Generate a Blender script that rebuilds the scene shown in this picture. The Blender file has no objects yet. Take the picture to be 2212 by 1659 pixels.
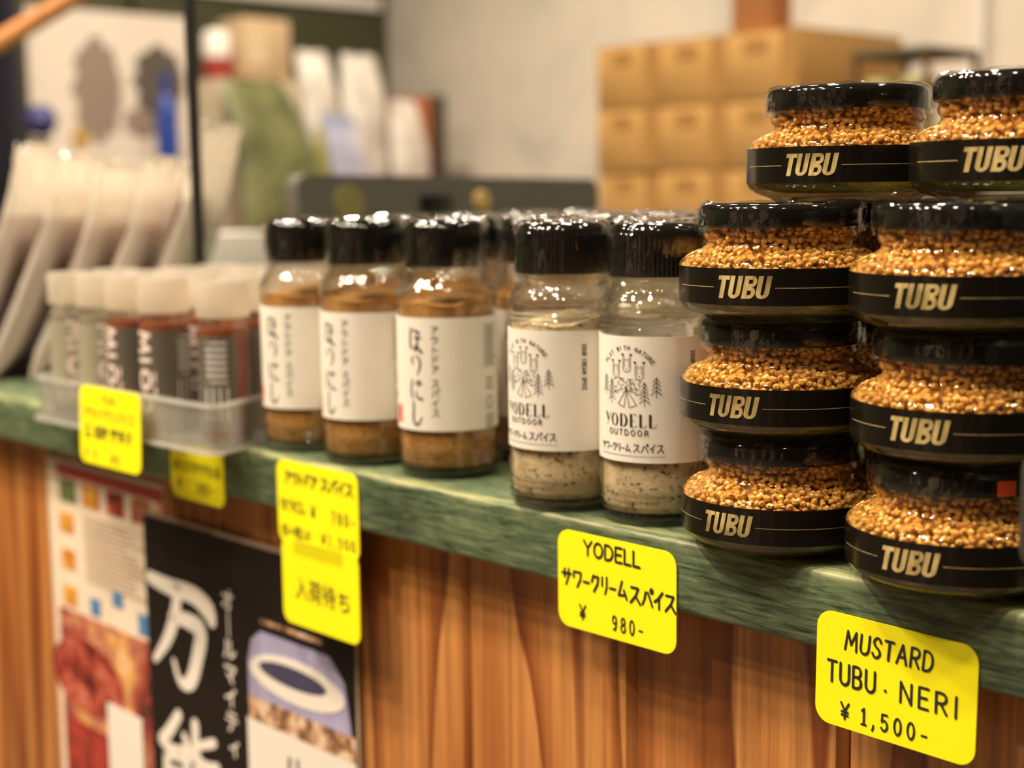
import bpy, bmesh, math, random
from mathutils import Vector, Matrix
PI = math.pi
sin, cos, rad = math.sin, math.cos, math.radians
random.seed(7)
SC = bpy.context.scene
COL = SC.collection

# ------------------------------------------------------------------ camera
F = Vector((-0.72571874, 0.67599339, -0.12792669))
R = Vector((0.68274084, 0.73054934, -0.01275184))
U = Vector((-0.0848366, 0.09659503, 0.99170164))
cam = bpy.data.cameras.new('camera')
cam.sensor_width = 36.0
cam.lens = 3200 / 2212 * 36.0
cam.clip_start = 0.02
cam.dof.use_dof = True
cam.dof.focus_distance = 0.540
cam.dof.aperture_fstop = 6.6
camo = bpy.data.objects.new('camera', cam)
COL.objects.link(camo)
M3 = Matrix((R, U, -F)).transposed()
camo.matrix_world = Matrix.Translation((0, -0.4313, 0.135)) @ M3.to_4x4()
SC.camera = camo

# ------------------------------------------------------------------ world, lamps, exposure
SC.view_settings.view_transform = 'Standard'
SC.view_settings.look = 'None'
SC.view_settings.gamma = 1.0
SC.view_settings.use_curve_mapping = False
SC.view_settings.exposure = 0.40
SC.cycles.transparent_max_bounces = 36
SC.cycles.max_bounces = 8
SC.cycles.adaptive_threshold = 0.03
SC.cycles.sample_clamp_indirect = 60.0
world = bpy.data.worlds.new('world')
SC.world = world
world.use_nodes = True
world.node_tree.nodes['Background'].inputs[0].default_value = (1.0, 0.85, 0.66, 1)
world.node_tree.nodes['Background'].inputs[1].default_value = 0.06

def lamp(name, loc, power, size=0.10, colr=(1.0, 0.85, 0.66), aim=None, spread=140):
    l = bpy.data.lights.new(name, 'AREA')
    l.shape = 'DISK'; l.size = size; l.energy = power; l.color = colr
    l.spread = rad(spread)
    o = bpy.data.objects.new(name, l)
    COL.objects.link(o)
    o.location = loc
    d = Vector(aim if aim else (loc[0], loc[1], -1)) - Vector(loc)
    o.rotation_euler = d.to_track_quat('-Z', 'Y').to_euler()
    return o
ZL = 1.62
for (x, y, p) in [(-1.30, -0.70, 13), (-1.00, -0.98, 12), (-0.72, -0.62, 10), (-1.70, -0.90, 9), (-1.45, -1.5, 8),
                  (-0.55, -1.25, 8), (-0.15, -0.75, 6), (0.45, -0.9, 3), (-2.15, -0.45, 9),
                  (-1.0, 0.75, 9), (-1.45, 1.05, 7), (-2.2, 0.8, 12), (-0.45, 1.0, 7), (-1.95, 1.35, 6), (0.2, 0.5, 3)]:
    lamp('ceiling_spot', (x, y, ZL), p)

# ------------------------------------------------------------------ node materials
MATS = {}
class NT:
    def __init__(s, name):
        s.m = bpy.data.materials.new(name); s.m.use_nodes = True
        s.t = s.m.node_tree; s.t.nodes.clear()
        s.out = s.n('ShaderNodeOutputMaterial')
    def n(s, typ, **kw):
        nd = s.t.nodes.new(typ)
        for k, v in kw.items():
            if k.startswith('i_'):
                nd.inputs[k[2:].replace('_', ' ')].default_value = v
            else:
                setattr(nd, k, v)
        return nd
    def l(s, a, b): s.t.links.new(a, b)
    def surf(s, sock): s.l(sock, s.out.inputs['Surface'])
    def coord(s, kind='Object', scale=(1, 1, 1), rnd=False):
        tc = s.n('ShaderNodeTexCoord'); mp = s.n('ShaderNodeMapping')
        mp.inputs['Scale'].default_value = scale
        s.l(tc.outputs[kind], mp.inputs['Vector'])
        if rnd:
            oi = s.n('ShaderNodeObjectInfo'); ml = s.n('ShaderNodeMath', operation='MULTIPLY')
            ml.inputs[1].default_value = 37.0
            s.l(oi.outputs['Random'], ml.inputs[0]); s.l(ml.outputs[0], mp.inputs['Location'])
        return mp.outputs['Vector']
    def noise(s, vec, scale, detail=4, rough=0.55, dist=0.0):
        nz = s.n('ShaderNodeTexNoise'); nz.inputs['Scale'].default_value = scale
        nz.inputs['Detail'].default_value = detail; nz.inputs['Roughness'].default_value = rough
        nz.inputs['Distortion'].default_value = dist
        if vec: s.l(vec, nz.inputs['Vector'])
        return nz.outputs['Fac']
    def ramp(s, fac, stops, interp='LINEAR'):
        rp = s.n('ShaderNodeValToRGB'); e = rp.color_ramp.elements
        rp.color_ramp.interpolation = interp
        while len(e) < len(stops): e.new(0.5)
        for k, (p, c) in enumerate(stops):
            e[k].position = p; e[k].color = (*c, 1)
        s.l(fac, rp.inputs['Fac'])
        return rp.outputs['Color']
    def bump(s, h, strength=0.3, dist=0.001):
        b = s.n('ShaderNodeBump'); b.inputs['Strength'].default_value = strength
        b.inputs['Distance'].default_value = dist
        s.l(h, b.inputs['Height']); return b.outputs['Normal']
    def prin(s, col=None, rough=0.5, metal=0.0, **kw):
        p = s.n('ShaderNodeBsdfPrincipled')
        p.inputs['Roughness'].default_value = rough; p.inputs['Metallic'].default_value = metal
        if isinstance(col, tuple): p.inputs['Base Color'].default_value = (*col, 1)
        elif col is not None: s.l(col, p.inputs['Base Color'])
        for k, v in kw.items(): p.inputs[k.replace('_', ' ')].default_value = v
        return p

def plain(name, col, rough=0.5, metal=0.0, grain=0.0, gscale=60, **kw):
    if name in MATS: return MATS[name]
    t = NT(name)
    c = col
    if grain:
        nz = t.noise(t.coord(), gscale, 4)
        c = t.ramp(nz, [(0.3, tuple(max(0, v * (1 - grain)) for v in col)), (0.7, tuple(min(1, v * (1 + grain)) for v in col))])
    p = t.prin(c, rough, metal, **kw)
    t.surf(p.outputs[0]); MATS[name] = t.m
    return t.m

def clear(name, tint, ior=1.5, refr=0.2, rior=1.25, rough=0.02, bscale=90, bstr=0.25, bdist=0.0012, body=None, bodyfac=0.0):
    """clear glass or film: see-through, with a fresnel gloss and a share of bent light"""
    t = NT(name)
    nz = t.noise(t.coord('Object'), bscale, 2)
    nrm = t.bump(nz, bstr, bdist)
    tr = t.n('ShaderNodeBsdfTransparent'); tr.inputs[0].default_value = (*tint, 1)
    rf = t.n('ShaderNodeBsdfRefraction'); rf.inputs['Color'].default_value = (*tint, 1)
    rf.inputs['IOR'].default_value = rior; rf.inputs['Roughness'].default_value = 0.0
    t.l(nrm, rf.inputs['Normal'])
    m1 = t.n('ShaderNodeMixShader'); m1.inputs[0].default_value = refr
    t.l(tr.outputs[0], m1.inputs[1]); t.l(rf.outputs[0], m1.inputs[2])
    last = m1
    if body:
        df = t.n('ShaderNodeBsdfTranslucent'); df.inputs[0].default_value = (*body, 1)
        d2 = t.n('ShaderNodeBsdfDiffuse'); d2.inputs[0].default_value = (*body, 1)
        mm = t.n('ShaderNodeMixShader'); mm.inputs[0].default_value = 0.5
        t.l(df.outputs[0], mm.inputs[1]); t.l(d2.outputs[0], mm.inputs[2])
        m2 = t.n('ShaderNodeMixShader'); m2.inputs[0].default_value = bodyfac
        t.l(m1.outputs[0], m2.inputs[1]); t.l(mm.outputs[0], m2.inputs[2]); last = m2
    gl = t.n('ShaderNodeBsdfGlossy'); gl.inputs['Roughness'].default_value = rough
    t.l(nrm, gl.inputs['Normal'])
    fr = t.n('ShaderNodeFresnel')
    t.l(nrm, fr.inputs['Normal'])
    # thin wall: the same gloss from either side
    ge = t.n('ShaderNodeNewGeometry'); im = t.n('ShaderNodeMapRange')
    im.inputs['To Min'].default_value = ior; im.inputs['To Max'].default_value = 1 / ior
    t.l(ge.outputs['Backfacing'], im.inputs['Value']); t.l(im.outputs[0], fr.inputs['IOR'])
    m3 = t.n('ShaderNodeMixShader')
    t.l(fr.outputs[0], m3.inputs[0]); t.l(last.outputs[0], m3.inputs[1]); t.l(gl.outputs[0], m3.inputs[2])
    t.surf(m3.outputs[0]); MATS[name] = t.m
    return t.m

# green stained counter wood
def mk_green():
    t = NT('green_wood')
    v = t.coord('Object', (9, 90, 90))
    g = t.noise(v, 5.0, 8, 0.74, 0.6)
    v2 = t.coord('Object', (3, 5, 9))
    big = t.noise(v2, 2.6, 4, 0.6, 0.3)
    c1 = t.ramp(g, [(0.36, (0.014, 0.026, 0.013)), (0.46, (0.068, 0.102, 0.054)), (0.56, (0.125, 0.168, 0.090)), (0.66, (0.215, 0.255, 0.145))])
    c2 = t.ramp(big, [(0.34, (0.40, 0.42, 0.40)), (0.55, (1.0, 1.0, 0.95)), (0.7, (1.25, 1.22, 1.05))])
    mx = t.n('ShaderNodeMix', data_type='RGBA', blend_type='MULTIPLY'); mx.inputs[0].default_value = 1.0
    t.l(c1, mx.inputs[6]); t.l(c2, mx.inputs[7])
    # pale streak along the arris: wear plus edge highlight painted into the colour
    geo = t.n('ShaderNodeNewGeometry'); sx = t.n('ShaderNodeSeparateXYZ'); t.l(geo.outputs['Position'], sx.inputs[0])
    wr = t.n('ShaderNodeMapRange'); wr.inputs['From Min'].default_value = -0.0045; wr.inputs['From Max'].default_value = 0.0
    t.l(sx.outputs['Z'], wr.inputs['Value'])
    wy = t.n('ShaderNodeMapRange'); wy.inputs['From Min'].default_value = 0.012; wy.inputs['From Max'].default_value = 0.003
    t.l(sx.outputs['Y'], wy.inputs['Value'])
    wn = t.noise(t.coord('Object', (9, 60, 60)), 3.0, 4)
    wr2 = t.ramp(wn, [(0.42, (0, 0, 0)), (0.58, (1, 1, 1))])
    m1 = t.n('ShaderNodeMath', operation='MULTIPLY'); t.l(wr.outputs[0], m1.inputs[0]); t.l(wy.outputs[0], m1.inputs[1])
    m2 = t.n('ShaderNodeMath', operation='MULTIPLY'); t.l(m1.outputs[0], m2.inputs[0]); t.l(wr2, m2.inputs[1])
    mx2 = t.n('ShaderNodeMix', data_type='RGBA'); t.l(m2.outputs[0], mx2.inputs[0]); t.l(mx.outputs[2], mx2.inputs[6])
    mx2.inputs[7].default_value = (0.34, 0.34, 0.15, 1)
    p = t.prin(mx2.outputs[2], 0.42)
    t.l(t.bump(g, 0.25, 0.0006), p.inputs['Normal'])
    t.surf(p.outputs[0]); MATS['green_wood'] = t.m
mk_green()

# cedar boards with cathedral grain
def mk_cedar():
    t = NT('cedar')
    v = t.coord('Object', (1, 1, 0.10), rnd=True)
    nz = t.n('ShaderNodeTexNoise'); nz.inputs['Scale'].default_value = 9.0; nz.inputs['Detail'].default_value = 2
    t.l(v, nz.inputs['Vector'])
    ml = t.n('ShaderNodeMath', operation='MULTIPLY'); ml.inputs[1].default_value = 11.0
    t.l(nz.outputs['Fac'], ml.inputs[0])
    fr = t.n('ShaderNodeMath', operation='FRACT'); t.l(ml.outputs[0], fr.inputs[0])
    rings = t.ramp(fr.outputs[0], [(0.0, (0.56, 0.245, 0.070)), (0.50, (0.50, 0.195, 0.050)), (0.80, (0.34, 0.105, 0.022)), (0.96, (0.20, 0.048, 0.009)), (1.0, (0.50, 0.20, 0.055))])
    fine = t.noise(t.coord('Object', (1, 1, 0.02), rnd=True), 320, 3)
    fc = t.ramp(fine, [(0.34, (0.70, 0.66, 0.62)), (0.66, (1.14, 1.14, 1.14))])
    mx = t.n('ShaderNodeMix', data_type='RGBA', blend_type='MULTIPLY'); mx.inputs[0].default_value = 1.0
    t.l(rings, mx.inputs[6]); t.l(fc, mx.inputs[7])
    p = t.prin(mx.outputs[2], 0.38)
    t.l(t.bump(fr.outputs[0], 0.05, 0.0005), p.inputs['Normal'])
    t.surf(p.outputs[0]); MATS['cedar'] = t.m
mk_cedar()

def mk_powder(name, a, b, c, scale):
    t = NT(name)
    v = t.coord('Object')
    n1 = t.noise(v, scale, 3, 0.7); n2 = t.noise(v, 120, 3)
    base = t.ramp(n2, [(0.35, a), (0.65, b)])
    sp = t.ramp(n1, [(0.57, (0, 0, 0)), (0.64, (1, 1, 1))])
    mx = t.n('ShaderNodeMix', data_type='RGBA'); t.l(sp, mx.inputs[0]); t.l(base, mx.inputs[6]); mx.inputs[7].default_value = (*c, 1)
    p = t.prin(mx.outputs[2], 0.9); t.l(t.bump(n1, 0.5, 0.0006), p.inputs['Normal'])
    t.surf(p.outputs[0]); MATS[name] = t.m
mk_powder('brown_powder', (0.30, 0.125, 0.022), (0.52, 0.26, 0.058), (0.10, 0.040, 0.010), 650)
mk_powder('pale_powder', (0.50, 0.37, 0.20), (0.68, 0.54, 0.31), (0.11, 0.075, 0.035), 520)
mk_powder('red_powder', (0.22, 0.045, 0.012), (0.30, 0.075, 0.020), (0.10, 0.02, 0.01), 800)
mk_powder('grey_powder', (0.25, 0.22, 0.16), (0.33, 0.29, 0.21), (0.12, 0.10, 0.07), 800)

def mk_seeds():
    t = NT('mustard_seed')
    g = t.n('ShaderNodeNewGeometry')
    c = t.ramp(g.outputs['Random Per Island'], [(0.0, (0.58, 0.25, 0.045)), (0.3, (0.78, 0.39, 0.08)), (0.7, (0.87, 0.48, 0.12)), (1.0, (0.93, 0.58, 0.19))])
    p = t.prin(c, 0.35); t.surf(p.outputs[0]); MATS['mustard_seed'] = t.m
mk_seeds()

def mk_gold():
    t = NT('gold_foil')
    n = t.noise(t.coord('Object', (1, 1, 0.25), rnd=True), 420, 4, 0.7)
    n2 = t.noise(t.coord('Object', rnd=True), 55, 2)
    c = t.ramp(n, [(0.3, (0.60, 0.42, 0.13)), (0.65, (1.0, 0.78, 0.36))])
    c2 = t.ramp(n2, [(0.36, (0.45, 0.45, 0.42)), (0.55, (1, 1, 1))])
    mx = t.n('ShaderNodeMix', data_type='RGBA', blend_type='MULTIPLY'); mx.inputs[0].default_value = 1.0
    t.l(c, mx.inputs[6]); t.l(c2, mx.inputs[7])
    p = t.prin(mx.outputs[2], 0.5, 0.55); t.surf(p.outputs[0]); MATS['gold_foil'] = t.m
mk_gold()

def mk_wall():
    t = NT('mottled_plaster')
    n = t.noise(t.coord('Object'), 5.0, 5, 0.55, 0.6)
    c = t.ramp(n, [(0.32, (0.55, 0.52, 0.46)), (0.5, (0.70, 0.64, 0.54)), (0.7, (0.76, 0.68, 0.58))])
    p = t.prin(c, 0.8); t.surf(p.outputs[0]); MATS['mottled_plaster'] = t.m
mk_wall()

def mk_print(name, stops, scale, detail=3):
    t = NT(name)
    c = t.ramp(t.noise(t.coord('Object', rnd=True), scale, detail, 0.6, 0.4), stops, 'LINEAR')
    p = t.prin(c, 0.45); t.surf(p.outputs[0]); MATS[name] = t.m
mk_print('food_print', [(0.30, (0.05, 0.015, 0.01)), (0.42, (0.32, 0.045, 0.03)), (0.52, (0.55, 0.22, 0.12)), (0.60, (0.75, 0.38, 0.08)), (0.72, (0.85, 0.72, 0.60))], 28)
mk_print('meat_print', [(0.35, (0.10, 0.01, 0.008)), (0.5, (0.40, 0.05, 0.03)), (0.65, (0.62, 0.20, 0.12))], 60)
mk_print('orange_print', [(0.35, (0.55, 0.18, 0.02)), (0.65, (0.80, 0.42, 0.06))], 90)
mk_print('granule_print', [(0.38, (0.14, 0.06, 0.03)), (0.5, (0.55, 0.28, 0.14)), (0.62, (0.80, 0.62, 0.45))], 130)
mk_print('crinkle_white', [(0.35, (0.52, 0.47, 0.41)), (0.6, (0.80, 0.76, 0.70))], 12)

GLASS = clear('clear_glass', (0.975, 0.98, 0.96), 1.65, 0.32, 1.20, 0.015, 110, 0.25, 0.0014)
FILM = clear('shrink_film', (0.99, 0.99, 0.985), 1.75, 0.0, 1.0, 0.02, 150, 0.22, 0.0012)
JGLASS = clear('jar_glass', (0.97, 0.965, 0.90), 1.65, 0.40, 1.18, 0.015, 85, 0.32, 0.0018)
TRAYP = clear('tray_plastic', (0.95, 0.95, 0.93), 1.45, 0.0, 1.0, 0.08, 60, 0.1, 0.001, (0.72, 0.70, 0.64), 0.27)
CAPP = clear('frosted_plastic', (0.93, 0.89, 0.82), 1.45, 0.0, 1.0, 0.25, 60, 0.1, 0.001, (0.80, 0.73, 0.62), 0.55)
BAGF = clear('bag_film', (0.97, 0.95, 0.92), 1.4, 0.0, 1.0, 0.22, 45, 0.6, 0.005, (0.92, 0.85, 0.75), 0.62)
BRINE = clear('brine', (0.80, 0.78, 0.42), 1.4, 0.35, 1.3, 0.03, 75, 0.9, 0.004, (0.55, 0.52, 0.17), 0.42)
TAPE = clear('clear_tape', (0.98, 0.98, 0.94), 1.5, 0.0, 1.0, 0.12, 60, 0.3, 0.001)
BLACKP = plain('black_plastic', (0.009, 0.008, 0.007), 0.06)
INK = plain('black_ink', (0.018, 0.016, 0.014), 0.6)
GREYINK = plain('grey_ink', (0.20, 0.19, 0.17), 0.6)
PAPER = plain('label_paper', (0.80, 0.74, 0.64), 0.55, 0, 0.04, 30)
YELLOW = plain('yellow_card', (1.0, 0.90, 0.0), 0.55, 0, 0.02, 40)
BLACKL = plain('black_label', (0.008, 0.006, 0.004), 0.20)
SEAL = plain('seal_red', (0.70, 0.08, 0.05), 0.6)
CARDB = plain('cardboard', (0.50, 0.275, 0.080), 0.8, 0, 0.08, 14)
TAPEB = plain('packing_tape', (0.42, 0.22, 0.065), 0.4)
DARKB = plain('dark_brown', (0.16, 0.065, 0.02), 0.6, 0, 0.2, 20)
GREYP = plain('grey_plastic', (0.115, 0.105, 0.09), 0.45)
POSTB = plain('poster_black', (0.012, 0.007, 0.005), 0.55, Specular_IOR_Level=0.25)
POSTE = plain('poster_edge', (0.42, 0.30, 0.20), 0.5)
CREAM = plain('cream_print', (0.82, 0.75, 0.66), 0.5)
WHITE = plain('white_paint', (0.78, 0.75, 0.70), 0.6)
PINKW = plain('pink_white_ink', (0.90, 0.72, 0.66), 0.5)

# ------------------------------------------------------------------ mesh helpers
class MB:
    def __init__(s): s.v = []; s.f = []
    def add(s, vs, fs):
        k = len(s.v); s.v += [tuple(p) for p in vs]; s.f += [tuple(i + k for i in f) for f in fs]; return s
    def box(s, x0, x1, y0, y1, z0, z1):
        return s.add([(x0, y0, z0), (x1, y0, z0), (x1, y1, z0), (x0, y1, z0), (x0, y0, z1), (x1, y0, z1), (x1, y1, z1), (x0, y1, z1)],
                     [(0, 3, 2, 1), (4, 5, 6, 7), (0, 1, 5, 4), (1, 2, 6, 5), (2, 3, 7, 6), (3, 0, 4, 7)])
    def lathe(s, prof, seg=64, flute=0, amp=0.0, closed=False):
        vs = []; fs = []; rows = []
        for (r, z) in prof:
            if r <= 1e-6: rows.append([len(vs)]); vs.append((0, 0, z))
            else:
                row = []
                for k in range(seg):
                    a = 2 * PI * k / seg
                    rr = r * (1 + (amp * (0.5 + 0.5 * cos(flute * a)) if flute else 0))
                    row.append(len(vs)); vs.append((rr * cos(a), rr * sin(a), z))
                rows.append(row)
        pr = list(zip(rows[:-1], rows[1:]))
        if closed: pr.append((rows[-1], rows[0]))
        for a, b in pr:
            for k in range(seg):
                k2 = (k + 1) % seg
                if len(a) == 1 and len(b) == 1: continue
                if len(a) == 1: fs.append((a[0], b[k2], b[k]))
                elif len(b) == 1: fs.append((a[k], a[k2], b[0]))
                else: fs.append((a[k], a[k2], b[k2], b[k]))
        return s.add(vs, fs)
    def prism(s, outline, f0, f1):
        """outline of 2-D points mapped by f0 (back) and f1 (front)"""
        n = len(outline)
        vs = [f0(*p) for p in outline] + [f1(*p) for p in outline]
        fs = [tuple(range(n - 1, -1, -1)), tuple(range(n, 2 * n))] + [(k, (k + 1) % n, n + (k + 1) % n, n + k) for k in range(n)]
        return s.add(vs, fs)
    def mesh(s, name, mat, smooth=True, bevel=0.0, bseg=2):
        me = bpy.data.meshes.new(name)
        me.from_pydata(s.v, [], s.f)
        if bevel or smooth:
            bm = bmesh.new(); bm.from_mesh(me)
            if bevel:
                bmesh.ops.bevel(bm, geom=[e for e in bm.edges if len(e.link_faces) == 2 and e.calc_face_angle(0) > 0.6], offset=bevel, segments=bseg, affect='EDGES', profile=0.5)
            for f in bm.faces: f.smooth = smooth
            if smooth:
                for e in bm.edges:
                    if len(e.link_faces) == 2 and e.calc_face_angle(0) > rad(42): e.smooth = False
            bm.to_mesh(me); bm.free()
        me.materials.append(mat); me.update()
        return me
    def build(s, name, mat, parent=None, smooth=True, bevel=0.0, bseg=2):
        return link(name, s.mesh(name, mat, smooth, bevel, bseg), parent)

def link(name, me, parent=None):
    o = bpy.data.objects.new(name, me); COL.objects.link(o)
    if parent: o.parent = parent
    return o
def tag(o, label, cat, group=None):
    o['label'] = label; o['category'] = cat
    if group: o['group'] = group
    return o
def thing(name, label, cat, loc=(0, 0, 0), rz=0.0, group=None):
    o = bpy.data.objects.new(name, None); COL.objects.link(o)
    o.empty_display_size = 0.01
    o.location = loc; o.rotation_euler = (0, 0, rz)
    return tag(o, label, cat, group)
def struct(o):
    o['kind'] = 'structure'; return o
def copy_tree(o, parent=None):
    c = o.copy(); COL.objects.link(c); c.parent = parent
    for ch in list(o.children): copy_tree(ch, c)
    return c

def rrect(w, h, r, n=6, cx=0, cy=0):
    pts = []
    for (sx, sy, a0) in ((1, 1, 0), (-1, 1, 90), (-1, -1, 180), (1, -1, 270)):
        for k in range(n + 1):
            a = rad(a0 + 90 * k / n)
            pts.append((cx + sx * (w / 2 - r) + r * cos(a), cy + sy * (h / 2 - r) + r * sin(a)))
    return pts
def arc(cx, cy, rx, ry, a0, a1, n=10):
    return [(cx + rx * cos(rad(a0 + (a1 - a0) * k / n)), cy + ry * sin(rad(a0 + (a1 - a0) * k / n))) for k in range(n + 1)]
def smooth_pts(pts, n=5):
    if len(pts) < 3: return pts
    P = [pts[0]] + list(pts) + [pts[-1]]; out = []
    for k in range(1, len(P) - 2):
        p0, p1, p2, p3 = P[k - 1], P[k], P[k + 1], P[k + 2]
        for j in range(n):
            t = j / n
            out.append(tuple(0.5 * (2 * b + (c - a) * t + (2 * a - 5 * b + 4 * c - d) * t * t + (3 * b - a - 3 * c + d) * t ** 3) for a, b, c, d in zip(p0, p1, p2, p3)))
    out.append(tuple(pts[-1])); return out

class Ink:
    """flat print gathered in 2-D, then laid on a plane or round a cylinder"""
    def __init__(s, ml=None): s.v = []; s.f = []; s.ml = ml
    def poly(s, pts):
        k = len(s.v); s.v += [tuple(p) for p in pts]; s.f.append(tuple(range(k, k + len(pts)))); return s
    def stroke(s, pts, w, maxlen=None, cap=True):
        """pts of (x,y) or (x,y,width factor)"""
        P = [(p[0], p[1], p[2] if len(p) > 2 else 1.0) for p in pts]
        maxlen = maxlen or s.ml
        if maxlen:
            Q = [P[0]]
            for a, b in zip(P[:-1], P[1:]):
                n = max(1, math.ceil(math.hypot(b[0] - a[0], b[1] - a[1]) / maxlen))
                for k in range(1, n + 1): Q.append(tuple(x + (y - x) * k / n for x, y in zip(a, b)))
            P = Q
        for a, b in zip(P[:-1], P[1:]):
            dx, dy = b[0] - a[0], b[1] - a[1]; L = math.hypot(dx, dy)
            if L < 1e-9: continue
            nx, ny = -dy / L * w / 2, dx / L * w / 2
            s.poly([(a[0] - nx * a[2], a[1] - ny * a[2]), (b[0] - nx * b[2], b[1] - ny * b[2]), (b[0] + nx * b[2], b[1] + ny * b[2]), (a[0] + nx * a[2], a[1] + ny * a[2])])
        if cap:
            for p in P:
                s.poly([(p[0] + w / 2 * p[2] * cos(2 * PI * k / 8), p[1] + w / 2 * p[2] * sin(2 * PI * k / 8)) for k in range(8)])
        return s
    def text(s, txt, x, y, h, w=None, lw=0.1, gap=0.28, width=None, slant=0.0, vertical=False, rot=0.0, skew=0.0, cap=True, line=None):
        """stroke lettering; width fits the whole line"""
        adv = []
        for ch in txt: adv.append((GL[ch][0] if ch in GL else 0.45) * h)
        tot = sum(adv) + gap * h * (len(txt) - 1)
        sx = (width / tot) if width else 1.0
        cx = 0.0; cy = 0.0; ca, sa = cos(rot), sin(rot)
        for ch, a in zip(txt, adv):
            if ch in GL:
                for st in GL[ch][1]:
                    pts = []
                    for p in st:
                        px = cx * sx + p[0] * a * sx + slant * p[1] * h
                        py = cy + p[1] * h + skew * px
                        pts.append((x + px * ca - py * sa, y + px * sa + py * ca, p[2] if len(p) > 2 else 1.0))
                    s.stroke(pts, lw * h, cap=cap)
            if vertical: cy -= h * (1 + gap)
            else: cx += a + gap * h
        return s
    def font(s, txt, x, y, size, offset=0.0, align='LEFT', width=None):
        v, f = font_mesh(txt, offset)
        if width and v:
            xs = [p[0] for p in v]; kx = width / (max(xs) - min(xs))
        else: kx = size
        k = len(s.v)
        s.v += [(x + p[0] * kx, y + p[1] * size) for p in v]
        s.f += [tuple(i + k for i in ff) for ff in f]
        return s
    def flat(s, name, mat, parent, y, ox=0.0, oz=0.0):
        b = MB()
        for j, f in enumerate(s.f):   # each brush mark lies a hair above the one before
            b.add([(ox + s.v[i][0], y - (j % 30) * 5e-6, oz + s.v[i][1]) for i in f], [tuple(range(len(f)))])
        return b.build(name, mat, parent, smooth=False)
    def round(s, name, mat, parent, rr):
        b = MB()
        for j, f in enumerate(s.f):
            r2 = rr + (j % 24) * 4e-6
            b.add([(r2 * sin(s.v[i][0] / rr), -r2 * cos(s.v[i][0] / rr), s.v[i][1]) for i in f], [tuple(range(len(f)))])
        return b.build(name, mat, parent, smooth=False)

FCACHE = {}
def font_mesh(txt, offset=0.0):
    key = (txt, offset)
    if key in FCACHE: return FCACHE[key]
    cu = bpy.data.curves.new('lettering', 'FONT'); cu.body = txt; cu.size = 1.0; cu.offset = offset
    cu.resolution_u = 3
    o = bpy.data.objects.new('lettering', cu); COL.objects.link(o)
    dg = bpy.context.evaluated_depsgraph_get(); dg.update()
    me = bpy.data.meshes.new_from_object(o.evaluated_get(dg))
    r = ([(v.co.x, v.co.y) for v in me.vertices], [tuple(p.vertices) for p in me.polygons])
    bpy.data.objects.remove(o); bpy.data.meshes.remove(me); bpy.data.curves.remove(cu)
    FCACHE[key] = r
    return r

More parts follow.
